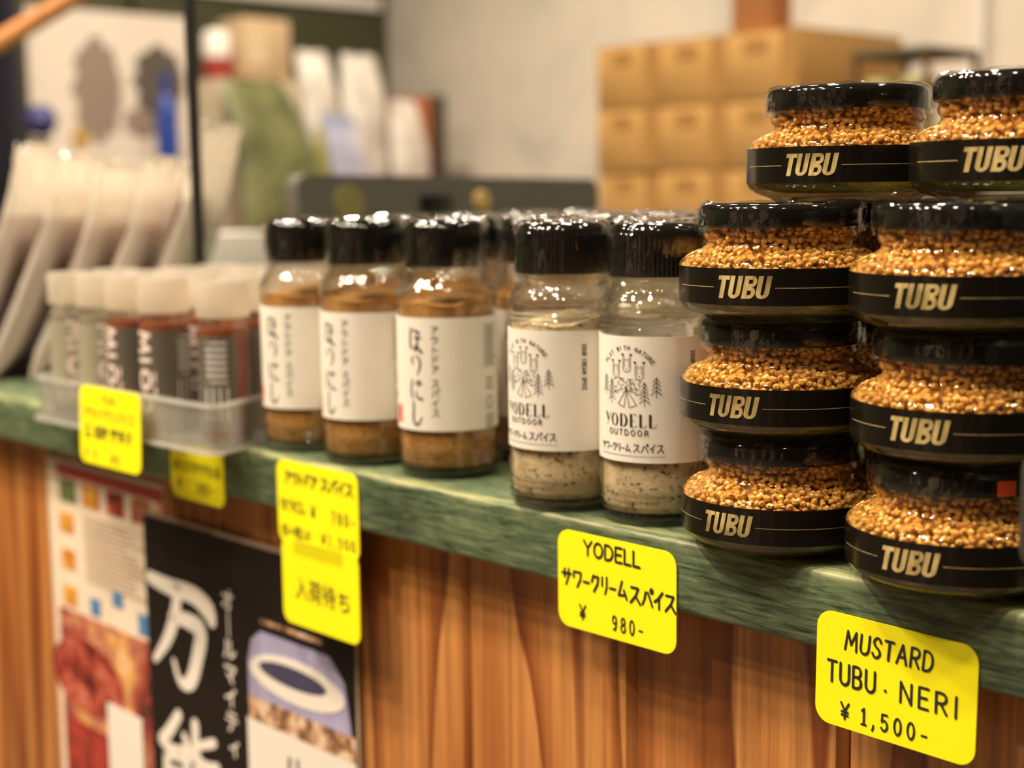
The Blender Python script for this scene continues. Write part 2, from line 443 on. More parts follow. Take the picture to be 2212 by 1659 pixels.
def ell(x0, x1, y0, y1, n=14): return arc((x0 + x1) / 2, (y0 + y1) / 2, (x1 - x0) / 2, (y1 - y0) / 2, 90, 450, n)
B_ = [[(0, 0), (0, 1)], [(0, 1), (.5, 1)] + arc(.5, .76, .38, .24, 90, -90, 6) + [(0, .52)], [(.5, .52)] + arc(.5, .26, .45, .26, 90, -90, 6) + [(0, 0)]]
GL = {
 'A': (.7, [[(0, 0), (.5, 1), (1, 0)], [(.2, .36), (.8, .36)]]), 'B': (.6, B_),
 'C': (.65, [arc(.5, .5, .5, .5, 50, 310, 12)]), 'D': (.65, [[(0, 0), (0, 1)], [(0, 1), (.35, 1)] + arc(.35, .5, .62, .5, 90, -90, 10) + [(0, 0)]]),
 'E': (.52, [[(1, 1), (0, 1), (0, 0), (1, 0)], [(0, .52), (.85, .52)]]), 'H': (.6, [[(0, 0), (0, 1)], [(1, 0), (1, 1)], [(0, .5), (1, .5)]]),
 'I': (.12, [[(.5, 0), (.5, 1)]]), 'L': (.5, [[(0, 1), (0, 0), (1, 0)]]), 'M': (.85, [[(0, 0), (.12, 1), (.5, .3), (.88, 1), (1, 0)]]),
 'N': (.62, [[(0, 0), (0, 1), (1, 0), (1, 1)]]), 'O': (.7, [ell(0, 1, 0, 1)]), 'P': (.55, [[(0, 0), (0, 1), (.5, 1)] + arc(.5, .75, .45, .25, 90, -90, 6) + [(0, .5)]]),
 'R': (.6, [[(0, 0), (0, 1), (.5, 1)] + arc(.5, .75, .45, .25, 90, -90, 6) + [(0, .5)], [(.4, .5), (1, 0)]]),
 'S': (.58, [smooth_pts([(.95, .82), (.7, 1), (.3, .98), (.08, .78), (.35, .56), (.75, .42), (.95, .2), (.65, 0), (.25, .02), (0, .2)], 3)]),
 'T': (.62, [[(0, 1), (1, 1)], [(.5, 1), (.5, 0)]]), 'U': (.62, [[(0, 1), (0, .3)] + arc(.5, .3, .5, .3, 180, 360, 8) + [(1, 1)]]),
 'W': (.95, [[(0, 1), (.25, 0), (.5, .8), (.75, 0), (1, 1)]]), 'Y': (.65, [[(0, 1), (.5, .5), (1, 1)], [(.5, .5), (.5, 0)]]),
 '0': (.48, [ell(0, 1, 0, 1)]), '1': (.3, [[(.1, .85), (.6, 1), (.6, 0)], [(0, 0), (1.1, 0)]]), '5': (.48, [[(.9, 1), (.15, 1), (.08, .55)] + arc(.45, .32, .5, .32, 120, -150, 9)]),
 '7': (.5, [[(0, 1), (1, 1), (.4, 0)]]), '8': (.48, [ell(.08, .92, .53, 1), ell(0, 1, 0, .53)]), '9': (.48, [ell(.05, .95, .45, 1), [(.95, .75), (.9, .35), (.65, .02), (.2, .05)]]),
 '3': (.48, [smooth_pts([(.05, .9), (.5, 1), (.9, .78), (.45, .53), (.95, .28), (.5, 0), (.05, .1)], 3)]), '4': (.5, [[(.7, 0), (.7, 1), (0, .3), (1, .3)]]),
 '6': (.48, [[(.85, .95), (.3, .75), (.05, .35)], ell(.05, .95, 0, .5)]),
 ',': (.2, [[(.5, .12), (.5, -.02), (.15, -.2)]]), '-': (.45, [[(.1, .42), (.9, .42)]]), '.': (.2, [[(.4, .45), (.6, .42)]]),
 '¥': (.55, [[(0, 1), (.5, .5), (1, 1)], [(.5, .5), (.5, 0)], [(.1, .45), (.9, .45)], [(.1, .24), (.9, .24)]]),
 'サ': (.85, [[(0, .68), (1, .72)], [(.28, .95), (.28, .45)], [(.72, .98), (.7, .5), (.42, 0)]]),
 'ワ': (.8, [[(.1, .9), (.1, .55)], [(.1, .9), (.95, .9), (.85, .45), (.5, 0)]]),
 'ー': (.55, [[(.05, .42), (.95, .42)]]), 'ク': (.75, [[(.3, .95), (.08, .55)], [(.3, .9), (.9, .9), (.78, .45), (.35, 0)]]),
 'リ': (.6, [[(.15, .95), (.15, .45)], [(.85, 1), (.85, .4), (.6, 0)]]), 'ム': (.85, [[(.45, 1), (.1, .15), (.85, .22)], [(.65, .5), (.95, 0)]]),
 'ス': (.8, [[(.1, .9), (.8, .9), (.55, .45), (.05, 0)], [(.55, .42), (.98, 0)]]),
 'パ': (.85, [[(.35, .8), (.25, .4), (.05, .05)], [(.55, .8), (.75, .45), (.95, .05)], ell(.78, 1.0, .82, 1.06, 8)]),
 'イ': (.7, [[(.9, 1), (.45, .6), (.02, .38)], [(.52, .64), (.52, 0)]]), 'ア': (.8, [[(.05, .9), (.95, .9), (.8, .65), (.6, .5)], [(.5, .72), (.45, .35), (.15, 0)]]),
 'ウ': (.75, [[(.5, 1.02), (.5, .82)], [(.12, .8), (.12, .5)], [(.12, .8), (.9, .8), (.8, .4), (.35, 0)]]),
 'ト': (.55, [[(.25, 1), (.25, 0)], [(.25, .62), (.95, .4)]]), 'ド': (.65, [[(.22, 1), (.22, 0)], [(.22, .62), (.8, .4)], [(.6, 1), (.7, .8)], [(.85, 1.03), (.95, .83)]]),
 'バ': (.85, [[(.35, .8), (.25, .4), (.05, .05)], [(.55, .8), (.75, .45), (.95, .05)], [(.72, 1.02), (.8, .86)], [(.92, 1.05), (1.0, .9)]]),
 'シ': (.8, [[(.1, .9), (.3, .8)], [(.05, .6), (.25, .5)], [(.1, .05), (.6, .3), (.95, .8)]]),
 'ル': (.85, [[(.25, .95), (.22, .45), (.0, 0)], [(.55, 1), (.55, .05), (1, .4)]]),
 'ほ': (.9, [smooth_pts([(.12, .96, 1.2), (.03, .62, .9), (.06, .2, 1.1), (.18, .12, .4)]), [(.4, .9, 1.2), (.88, .80, .8)], smooth_pts([(.38, .62, .6), (.7, .56, .8), (.95, .62, .7)]),
        smooth_pts([(.68, .88, .7), (.66, .5, .9), (.62, .18, 1), (.45, .06, .7), (.38, .18, .6), (.6, .24, .8), (.98, .0, 1.5)])]),
 'り': (.8, [smooth_pts([(.22, .95, .7), (.18, .7, 1.1), (.26, .5, .5)]), smooth_pts([(.55, 1, .9), (.82, .8, 1.2), (.86, .45, 1.2), (.62, .0, .4)])]),
 'に': (.9, [smooth_pts([(.14, .98, .7), (.06, .55, 1.1), (.1, .1, 1.0), (.22, .02, .4)]), smooth_pts([(.42, .76, .6), (.66, .9, .8), (.88, .82, 1.5), (.62, .66, .5)]), smooth_pts([(.5, .42, .5), (.52, .2, 1), (.68, .04, 1.2), (1, .02, 1.3)])]),
 'し': (.8, [smooth_pts([(.25, 1.02, .8), (.24, .6, 1.2), (.2, .25, 1.2), (.38, .02, 1.2), (.7, .08, .9), (.95, .36, .4)])]),
}

# ------------------------------------------------------------------ room
CTR_X0, CTR_X1, CTR_D = -2.3, 0.7, 0.72
def room():
    fl = MB().box(-2.95, 2.6, -3.0, 1.95, -1.02, -0.95)
    struct(fl.build('floor', plain('floor_screed', (0.20, 0.16, 0.12), 0.6, 0, 0.15, 8), smooth=False))
    struct(MB().box(-2.95, 2.6, -3.0, 1.95, 1.7, 1.76).build('ceiling', plain('ceiling_paint', (0.36, 0.32, 0.27), 0.9, 0, 0.05, 4), smooth=False))
    struct(MB().box(-2.95, 2.6, 1.9, 1.96, -0.95, 1.7).build('wall_back', MATS['mottled_plaster'], smooth=False))
    struct(MB().box(-3.01, -2.95, -3.0, 1.9, -0.95, 1.7).build('wall_left', plain('olive_wall', (0.075, 0.075, 0.035), 0.8, 0, 0.15, 5), smooth=False))
    struct(MB().box(2.6, 2.66, -3.0, 1.9, -0.95, 1.7).build('wall_right', plain('shop_wall', (0.10, 0.065, 0.038), 0.8, 0, 0.1, 4), smooth=False))
    struct(MB().box(-2.95, 2.6, -3.06, -3.0, -0.95, 1.7).build('wall_front', plain('shop_wall', (0.30, 0.22, 0.14), 0.8), smooth=False))
    for q, (px, pw) in enumerate(((-2.3, .30), (-1.5, .22), (-.7, .34), (.1, .20), (.9, .30), (1.8, .25))):  # pale strips added behind the camera, unseen, to streak lid and cap reflections
        struct(MB().box(px, px + pw, -3.0, -2.94, -0.95, 1.7).build('wall_strip_%d' % (q + 2), plain('pale_reflector_strip', (0.62, 0.54, 0.43), 0.7, 0, .1, 5), smooth=False))
    struct(MB().box(-1.335, -1.315, 1.885, 1.90, -0.95, 1.7).build('wall_strip_1', WHITE, smooth=False))
room()

# counter: slab and boarded front
slab = MB().box(CTR_X0, CTR_X1, 0, CTR_D, -0.029, 0.0)
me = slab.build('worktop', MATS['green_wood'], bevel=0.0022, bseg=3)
tag(me, 'green-stained wooden counter top with worn and highlight-painted pale front edge carrying all the jars', 'counter')
cf = thing('boarded_counter', 'orange cedar boarded front of the counter below the green top', 'counter front', (-0.6, 0.018, -0.95))
bw = 0.1062
bm_ = MB()
V = 0.0035
prof = [(0.0002, 0.004), (V, 0.0), (bw - V, 0.0), (bw - 0.0002, 0.004), (bw - 0.0002, 0.014), (0.0002, 0.014)]
bm_.prism(prof, lambda x, y: (x, y, 0), lambda x, y: (x, y, 0.921))
bmesh_ = bm_.mesh('board', MATS['cedar'], smooth=False)
k = 0
x = -0.304 - 16 * bw
while x < CTR_X1 - 0.1:
    o = link('board', bmesh_, cf); o.location = (x + 0.6, 0, 0); x += bw
MB().box(CTR_X0 + .6 + .32, CTR_X1 + 0.6 - .05, 0.0142, 0.03, 0, 0.921).build('backing', DARKB, cf, smooth=False)

# ------------------------------------------------------------------ spice bottles
def bottle_glass(rings):
    p = [(0, 0.0018), (0.017, 0.0016), (0.019, 0.0003), (0.0215, 0.0), (0.0230, 0.0012), (0.0238, 0.004)]
    for k in range(4):
        z = 0.0055 + k * 0.0026
        p += [(0.0233, z), (0.0240, z + 0.0013)]
    p += [(0.0244, 0.0175), (0.0244, 0.0205), (0.0238, 0.0212), (0.0238, 0.0780), (0.0243, 0.0786)]
    if rings:
        for k in range(3): p += [(0.0244, 0.0795 + k * .0022), (0.0237, 0.0806 + k * .0022)]
        p += [(0.0243, 0.0864)]
    else: p += [(0.0245, 0.082), (0.0244, 0.0865)]
    p += [(0.0236, 0.0893), (0.0219, 0.0922), (0.0202, 0.0944), (0.0190, 0.0962), (0.0186, 0.0985), (0.0193, 0.0993), (0.0195, 0.1004), (0.0188, 0.1012)]
    return MB().lathe(p, 72)
def cap_mesh(ribbed):
    p = [(0, 0.1008), (0.0198, 0.1008), (0.0202, 0.1014), (0.0202, 0.1172), (0.0196, 0.1196), (0.0182, 0.1215), (0.0160, 0.1224), (0.008, 0.1228), (0, 0.1228)]
    if ribbed:
        b = MB().lathe(p[:4], 216, 72, 0.022); b.lathe(p[3:], 216, 72, 0.0); return b
    return MB().lathe(p, 72)
def film_mesh(ribbed):
    b = MB(); seg = 90; rows = []
    pr = [(0.0246, 0.0845), (0.0247, 0.0862), (0.0244, 0.0880), (0.0238, 0.0898), (0.0230, 0.0914), (0.0221, 0.0930), (0.0213, 0.0946), (0.0206, 0.0962), (0.0203, 0.0978), (0.0208, 0.0996), (0.0214, 0.1050), (0.0214, 0.1150), (0.0213, 0.1195), (0.0200, 0.1226), (0.0170, 0.1238), (0.012, 0.1236), (0.004, 0.1234)]
    rnd = random.Random(3)
    vs = []; fs = []
    for j, (r, z) in enumerate(pr):
        for k in range(seg):
            a = 2 * PI * k / seg
            d = 0.00022 * sin(7 * a + j * .5) + 0.00016 * sin(19 * a - j * .9) + .00008 * sin(31 * a) + rnd.uniform(-1, 1) * (0.00020 if j < 9 else 0.00024 if j > len(pr) - 6 else 0.00006)
            vs.append(((r + d) * cos(a), (r + d) * sin(a), z + d * 0.8))
    for j in range(len(pr) - 1):
        for k in range(seg):
            k2 = (k + 1) % seg
            fs.append((j * seg + k, j * seg + k2, (j + 1) * seg + k2, (j + 1) * seg + k))
    return b.add(vs, fs)
def powder_mesh(z1, tilt):
    rr = 0.0224; b = MB(); seg = 48; rnd = random.Random(11)
    vs = []; fs = []
    zs = [0.0056, 0.0076, 0.02, 0.05]
    for z in zs:
        r = rr - 0.0015 if z < 0.007 else rr
        vs += [(r * cos(2 * PI * k / seg), r * sin(2 * PI * k / seg), z) for k in range(seg)]
    rings = [1.0, 0.8, 0.5, 0.2]
    for q in rings:
        for k in range(seg):
            a = 2 * PI * k / seg
            zz = z1 + tilt * q * sin(a + 0.6) + 0.0010 * sin(3 * a + 1) * q + rnd.uniform(-1, 1) * 0.0006 - (1 - q) * 0.002
            vs.append((rr * q * cos(a), rr * q * sin(a), zz))
    n = len(zs) + len(rings)
    for j in range(n - 1):
        for k in range(seg):
            k2 = (k + 1) % seg
            fs.append((j * seg + k, j * seg + k2, (j + 1) * seg + k2, (j + 1) * seg + k))
    fs.append(tuple(range(seg - 1, -1, -1))); fs.append(tuple((n - 1) * seg + k for k in range(seg)))
    return b.add(vs, fs)
def wrap_label(z0, z1, a0, a1, r0, r1, n=70):
    """curved paper with thickness from angle a0 to a1 (0 faces -y)"""
    b = MB(); vs = []; fs = []
    for k in range(n + 1):
        a = a0 + (a1 - a0) * k / n
        for (r, z) in ((r0, z0), (r1, z0), (r1, z1), (r0, z1)): vs.append((r * sin(a), -r * cos(a), z))
    for k in range(n):
        for j in range(4):
            j2 = (j + 1) % 4
            fs.append((k * 4 + j, (k + 1) * 4 + j, (k + 1) * 4 + j2, k * 4 + j2))
    fs += [(0, 1, 2, 3), (n * 4 + 3, n * 4 + 2, n * 4 + 1, n * 4)]
    return b.add(vs, fs)

def sq(k, top, f):
    k.v = [(p[0], top + (p[1] - top) * f) for p in k.v]
LR = 0.02445   # print radius
BASEG = clear('thick_glass', (0.78, 0.84, 0.68), 1.5, 0.6, 1.4, 0.02, 120, 0.4, 0.002)
def glass_base(t):
    MB().lathe([(0, .0022), (.0195, .0020), (.0222, .0026), (.0226, .0046), (.0205, .0054), (0, .0052)], 56).build('glass_base', BASEG, t)
def horinishi():
    t = thing('spice_bottle', '', 'spice bottle')
    bottle_glass(False).build('glass_bottle', GLASS, t); glass_base(t)
    powder_mesh(0.0845, 0.0018).build('spice_powder', MATS['brown_powder'], t)
    cap_mesh(False).build('cap', BLACKP, t)
    film_mesh(False).build('shrink_film', FILM, t)
    lb = wrap_label(0.0236, 0.0772, rad(-95), rad(150), 0.0239, 0.0243).build('label', PAPER, t)
    k = Ink()
    for j, (ch, zz, h) in enumerate((('ほ', 0.0605, .0118), ('り', 0.0490, .0098), ('に', 0.0370, .0100), ('し', 0.0240, .0115))):
        k.text(ch, -0.0036, zz, h, lw=0.088, width=0.0068)
    sq(k, .0772, .955); k.round('brand_lettering', INK, lb, LR)
    k = Ink(); z = 0.0695
    for ch in 'アウトドア スパイス':
        if ch == ' ': z -= 0.0022; continue
        k.text(ch, 0.0082, z, 0.0038, lw=0.11, width=0.0036); z -= 0.00485
    sq(k, .0772, .955); k.round('katakana_lettering', INK, lb, LR)
    k = Ink(); k.poly([(-.0165, .0265), (-.0140, .0265), (-.0115, .0265), (-.0115, .035), (-.0140, .035), (-.0165, .035)]); k.round('seal', SEAL, lb, LR)
    k = Ink()
    for q in range(16):
        zz = 0.0725 - q * 0.00118
        k.stroke([(0.0365, zz), (0.0365 + random.uniform(.006, .011), zz)], 0.00055, 0.002, False)
    k.stroke([(0.0355, 0.0738), (0.0488, 0.0738), (0.0488, 0.0535), (0.0355, 0.0535), (0.0355, 0.0738)], 0.0003, 0.002)
    for q in range(3): k.stroke([(0.0365, 0.0475 - q * .0022), (0.0365 + 0.006, 0.0475 - q * .0022)], 0.0009, 0.002, False)
    k.stroke([(p[0], p[1]) for p in arc(0.039, 0.0362, .0022, .0030, 0, 360, 14)], 0.0007)
    k.stroke([(p[0], p[1]) for p in rrect(.005, .006, .001, 3, .0392, .0275)] + [(.0417, .0295)], 0.0006)
    k.stroke(arc(0.0392, 0.0275, .001, .0018, 0, 360, 10), 0.0005)
    k.round('small_print', GREYINK, lb, LR)
    return t

def yodell(z1, tilt):
    t = thing('spice_bottle', '', 'spice bottle')
    bottle_glass(True).build('glass_bottle', GLASS, t); glass_base(t)
    powder_mesh(z1, tilt).build('spice_powder', MATS['pale_powder'], t)
    cp = cap_mesh(True).build('cap', BLACKP, t)
    # flip-top split: thumb lip under the lid
    lip = MB(); n = 14; vs = []; fs = []
    for k in range(n + 1):
        a = rad(-62 + 62 * k / n); bul = sin(PI * k / n)
        for (r, z) in ((0.0203, 0.1165 - .004 * bul), (0.0212, 0.1160 - .004 * bul), (0.0212, 0.1175), (0.0203, 0.1185)): vs.append((r * sin(a), -r * cos(a), z))
    for k in range(n):
        for j in range(4): fs.append((k * 4 + j, (k + 1) * 4 + j, (k + 1) * 4 + (j + 1) % 4, k * 4 + (j + 1) % 4))
    lip.add(vs, fs + [(0, 1, 2, 3), (n * 4 + 3, n * 4 + 2, n * 4 + 1, n * 4)]); lip.build('thumb_lip', BLACKP, cp)
    film_mesh(True).build('shrink_film', FILM, t)
    lb = wrap_label(0.0266, 0.0775, rad(-95), rad(170), 0.0239, 0.0243).build('label', PAPER, t)
    k = Ink(.0025); T = 0.0775
    # words on an arc
    txt = 'PLAY WITH NATURE'; cx, cz, rr = -0.0008, T - 0.0178, 0.0122
    for j, ch in enumerate(txt):
        a = rad(148 - 116 * j / (len(txt) - 1))
        if ch != ' ': k.text(ch, cx + rr * cos(a) - .0005 * sin(a), cz + rr * sin(a) + .0005 * cos(a), 0.0017, lw=0.17, rot=a - PI / 2, width=0.0010 if ch != 'I' else 0.0003)
    lw = 0.00026
    # three long bear heads
    for (bx, bz) in ((-0.0062, T - .0178), (-0.0008, T - .0150), (0.0048, T - .0182)):
        w, h = 0.0017, 0.0062
        k.stroke([(bx - w, bz + h), (bx - w, bz + .0016)] + arc(bx, bz + .0016, w, .0018, 180, 360, 8) + [(bx + w, bz + h)], lw)
        k.stroke([(bx - w * .55, bz + h), (bx - w * .55, bz + .002)], lw * .7); k.stroke([(bx + w * .55, bz + h), (bx + w * .55, bz + .002)], lw * .7)
        k.stroke([(bx - w * .5, bz + h - .0012), (bx + w * .5, bz + h - .0012)], lw * .7)
        for sx in (-1, 1):
            k.poly([(bx + sx * .0019 - .0008, bz + h + .0014), (bx + sx * .0019 + .0008, bz + h + .0014), (bx + sx * .0019, bz + h + .0002)])
        k.poly(arc(bx, bz + .0012, .0003, .0003, 0, 360, 6))
    # fir trees
    for (tx, tz, n) in ((0.0070, T - .0300, 5), (0.0118, T - .0262, 4), (-0.0086, T - .0292, 5), (-0.0124, T - .0258, 4)):
        k.stroke([(tx, tz), (tx, tz + n * .0017 + .0022)], lw)
        for j in range(n):
            zz = tz + .0018 + j * .0018; w = 0.0021 * (1 - 0.13 * j)
            k.stroke([(tx - w, zz - .0004), (tx, zz + .0014), (tx + w, zz - .0004)], lw * 1.15)
    # tent and foliage
    tx, tz = -0.0008, T - .0305
    k.stroke([(tx - .0042, tz + .0012), (tx + .0004, tz + .0085)], lw * 1.1); k.stroke([(tx + .0044, tz + .0010), (tx - .0004, tz + .0085)], lw * 1.1)
    k.stroke([(tx - .0042, tz + .0012), (tx - .0012, tz), (tx, tz + .0075), (tx + .0012, tz - .0002), (tx + .0044, tz + .0010)], lw)
    rnd = random.Random(5)
    for j in range(95):
        px, pz = tx + rnd.uniform(-.0062, .0062), tz + rnd.uniform(.0055, .0125)
        if abs(px - tx) < (tz + .0088 - pz) * .62: continue
        a = rnd.uniform(0, PI); d = .00045
        k.stroke([(px - d * cos(a), pz - d * sin(a)), (px + d * cos(a + .6), pz + d * sin(a + .6))], lw * .9)
    # wordmark in high-contrast stencil capitals
    zb, hh = T - .0392, .0058
    def stem(x0, w=.0010): k.poly([(x0, zb), (x0 + w, zb), (x0 + w, zb + hh), (x0, zb + hh)])
    def thin(pts): k.stroke(pts, .00022)
    xs = [-.0130, -.0088, -.0040, .0007, .0048, .0088]
    k.poly([(xs[0], zb + hh), (xs[0] + .0011, zb + hh), (xs[0] + .0024, zb + .0026), (xs[0] + .0016, zb + .0022)]); thin([(xs[0] + .0036, zb + hh), (xs[0] + .0022, zb + .0024), (xs[0] + .0010, zb)])
    for sx in (0, 1):
        a0 = 100 if sx == 0 else -80
        o = arc(xs[1] + .0018, zb + hh / 2, .0019, hh / 2, a0, a0 + 160, 10); i_ = arc(xs[1] + .0018, zb + hh / 2, .0010, hh / 2 - .0003, a0 + 160, a0, 10)
        k.poly(o + i_)
    stem(xs[2]); k.poly(arc(xs[2] + .0014, zb + hh / 2, .0022, hh / 2, 85, -85, 10) + arc(xs[2] + .0014, zb + hh / 2, .0012, hh / 2 - .0003, -85, 85, 10))
    stem(xs[3]); thin([(xs[3] + .0012, zb + hh - .0001), (xs[3] + .0027, zb + hh - .0001), (xs[3] + .0027, zb + hh - .0009)]); thin([(xs[3] + .0013, zb + hh / 2), (xs[3] + .0023, zb + hh / 2)]); thin([(xs[3] + .0012, zb + .0001), (xs[3] + .0028, zb + .0001), (xs[3] + .0029, zb + .0011)])
    for q in (4, 5):
        stem(xs[q]); thin([(xs[q] + .0012, zb + .0001), (xs[q] + .0027, zb + .0001), (xs[q] + .0029, zb + .0014)])
    k.text('OUTDOOR', -.0100, T - .0428, .0024, lw=.16, width=.0185, gap=.5)
    k.text('サワークリーム', -.0158, T - .0500, .0033, lw=.12, width=.0168, gap=.15)
    k.text('スパイス', .0022, T - .0500, .0035, lw=.12, width=.0126, gap=.15)
    k.stroke([(-.0160, T - .0518), (.0155, T - .0518)], .00018, .002)
    k.text('SOUR CREAM SPICE', .0262, T - .0062, .0018, lw=.2, rot=-PI / 2, width=.0205, gap=.4)
    k.stroke([(.0372, T - .003), (.048, T - .003), (.048, T - .046), (.0372, T - .046), (.0372, T - .003)], .0002, .002)
    for q in range(26): k.stroke([(.0388 + (q % 2) * .0002, T - .007 - q * .00145), (.0402, T - .0072 - q * .00145)], .0010, .002, False)
    for q in range(30): k.stroke([(.0420, T - .0045 - q * .0013), (.0470, T - .0045 - q * .0013)], .0004, .002, False)
    sq(k, T, .93); k.round('label_print', INK, lb, LR)
    return t

h0 = horinishi(); first = True
HG = 'brown spice bottles waiting behind the front row'
hspots = [(-.6572, .0300, 8, 'brown spice bottle with white paper label, front one next to the clear tray of tubes'),
          (-.6005, .0284, 0, 'brown spice bottle with white paper label, front middle one above the doubled yellow card'),
          (-.5446, .0333, 12, 'brown spice bottle with white paper label, front one nearest the two sour cream bottles')]
for r_ in range(4):
    for c_ in range(3):
        x = -.5446 - .0575 * c_ + random.uniform(-.002, .002) + (.004 if r_ == 0 else 0); y = .0905 + .054 * r_ + random.uniform(-.002, .002)
        hspots.append((x, y, random.uniform(-10, 25), 'brown spice bottle, %s back in line behind the front one %s' % (('second', 'third', 'fourth', 'fifth')[r_], ('by the sour cream', 'in the middle', 'by the tray')[c_])))
for j, (x, y, a, lab) in enumerate(hspots):
    o = h0 if first else copy_tree(h0); first = False
    o.location = (x, y, 0); o.rotation_euler = (0, 0, rad(a)); o['label'] = lab
    o['group'] = HG if j > 2 else 'front row of brown spice bottles'
y0 = yodell(0.0810, 0.0022)
y0.location = (-.4528, .0215, 0); y0.rotation_euler = (0, 0, rad(2)); y0['group'] = 'sour cream spice bottles at the front'
y0['label'] = 'sour cream spice bottle filled above its label, beside the brown spice bottles'
y2 = copy_tree(y0)
for ch in y2.children:
    if ch.name.startswith('spice_powder'):
        ch.data = powder_mesh(0.066, -0.002).mesh('spice_powder', MATS['pale_powder'])
y2.location = (-.4043, .0279, 0); y2.rotation_euler = (0, 0, rad(12.4))
y2['label'] = 'sour cream spice bottle with empty glass above its label, touching the mustard stack'
for j, (x, y) in enumerate(((-.4545, .0765), (-.4045, .0835), (-.4560, .131), (-.4055, .138), (-.4545, .186), (-.4050, .193), (-.4550, .241))):
    o = copy_tree(y0); o.location = (x, y, 0); o.rotation_euler = (0, 0, rad(random.uniform(-15, 25)))
    o['label'] = 'sour cream spice bottle, %s back in the line behind the %s front one' % (('second', 'third', 'fourth', 'fifth')[j // 2], ('fuller', 'emptier')[j % 2]); o['group'] = 'sour cream spice bottles in the rows behind'

# ------------------------------------------------------------------ mustard jars
JR = 0.0375
def jar_profile():
    return [(0, 0.0030), (0.0200, 0.0026), (0.0225, 0.0006), (0.0245, 0.0), (0.0262, 0.0006), (0.0285, 0.0022), (0.0335, 0.0040), (0.0360, 0.0058), (0.0372, 0.0078),
            (0.0372, 0.0213), (0.0369, 0.0226), (0.0355, 0.0241), (0.0325, 0.0257), (0.0292, 0.0274), (0.0274, 0.0290), (0.0272, 0.0303), (0.0283, 0.0318), (0.0286, 0.0330), (0.0280, 0.0345), (0.0282, 0.0362)]
def inner_r(z, off):
    pr = jar_profile()[9:]
    for a, b in zip(pr[:-1], pr[1:]):
        if a[1] <= z <= b[1]: return a[0] + (b[0] - a[0]) * (z - a[1]) / (b[1] - a[1]) - off
    return pr[0][0] - off if z < pr[0][1] else pr[-1][0] - off
def ico():
    bm = bmesh.new(); bmesh.ops.create_icosphere(bm, subdivisions=1, radius=1.0)
    v = [tuple(p.co) for p in bm.verts]; f = [tuple(q.index for q in ff.verts) for ff in bm.faces]; bm.free(); return v, f
def seeds():
    b = MB(); iv, if_ = ico(); rnd = random.Random(2)
    for layer, off in enumerate((0.0019, 0.0040)):
        z = 0.0190
        while z < 0.0362:
            r = inner_r(z, off); n = int(2 * PI * r / 0.00265); ph = rnd.uniform(0, 1)
            for k in range(n):
                a = 2 * PI * (k + ph + rnd.uniform(-.28, .28)) / n
                if rnd.random() < .10: continue
                zz = min(z + rnd.uniform(-.0010, .0010), .0364); r2 = inner_r(zz, off) + rnd.uniform(-.0005, .0001)
                q = rnd.uniform(.00115, .00148); s = (q * rnd.uniform(.9, 1.12), q * rnd.uniform(.9, 1.1), q * rnd.uniform(.85, 1.05))
                b.add([(r2 * cos(a) + p[0] * s[0], r2 * sin(a) + p[1] * s[1], zz + p[2] * s[2]) for p in iv], if_)
            slope = 0.0022 if (z < 0.0226 or z > 0.0285) else 0.0011
            z += slope
    return b
def tubu_ink():
    k = Ink(); h = 0.0082; sh = 0.20; z0 = 0.0106
    def sx(x, y): return (x + sh * y, z0 + y)
    def P(pts): k.poly([sx(*p) for p in pts])
    def rect(x0, x1, y0, y1):
        P([(x0, y0), (x1, y0), (x1, y1), (x0, y1)])
    def ubar(x, w, t):
        rect(x, x + t, .002, h); rect(x + w - t, x + w, .002, h)
        o = arc(x + w / 2, .002, w / 2, .002, 180, 360, 8); i_ = arc(x + w / 2, .002, w / 2 - t, .0008, 360, 180, 8)
        for q in range(8): P([o[q], o[q + 1], i_[7 - q], i_[8 - q]])
    x = -.0098
    rect(x, x + .0046, h - .0015, h); rect(x + .0014, x + .0032, 0, h - .0015)
    ubar(x + .0049, .0046, .0017)
    bx = x + .0103
    rect(bx, bx + .0017, 0, h)
    for (y0_, y1_) in ((0, h * .52), (h * .50, h)):
        cy = (y0_ + y1_) / 2; hh = (y1_ - y0_) / 2
        rect(bx + .0017, bx + .0028, y1_ - .0013, y1_); rect(bx + .0017, bx + .0028, y0_, y0_ + .0013)
        o = arc(bx + .0028, cy, .0018, hh, 90, -90, 8); i_ = arc(bx + .0028, cy, .0004, hh - .0013, -90, 90, 8)
        for q in range(8): P([o[q], o[q + 1], i_[7 - q], i_[8 - q]])
    ubar(x + .0152, .0046, .0017)
    zc = z0 + h / 2 - .0002
    k.stroke([(-.031, zc), (-.0106, zc)], .00022, .0012, False)
    k.stroke([(.0125, zc), (.060, zc)], .00022, .0012, False)
    return k
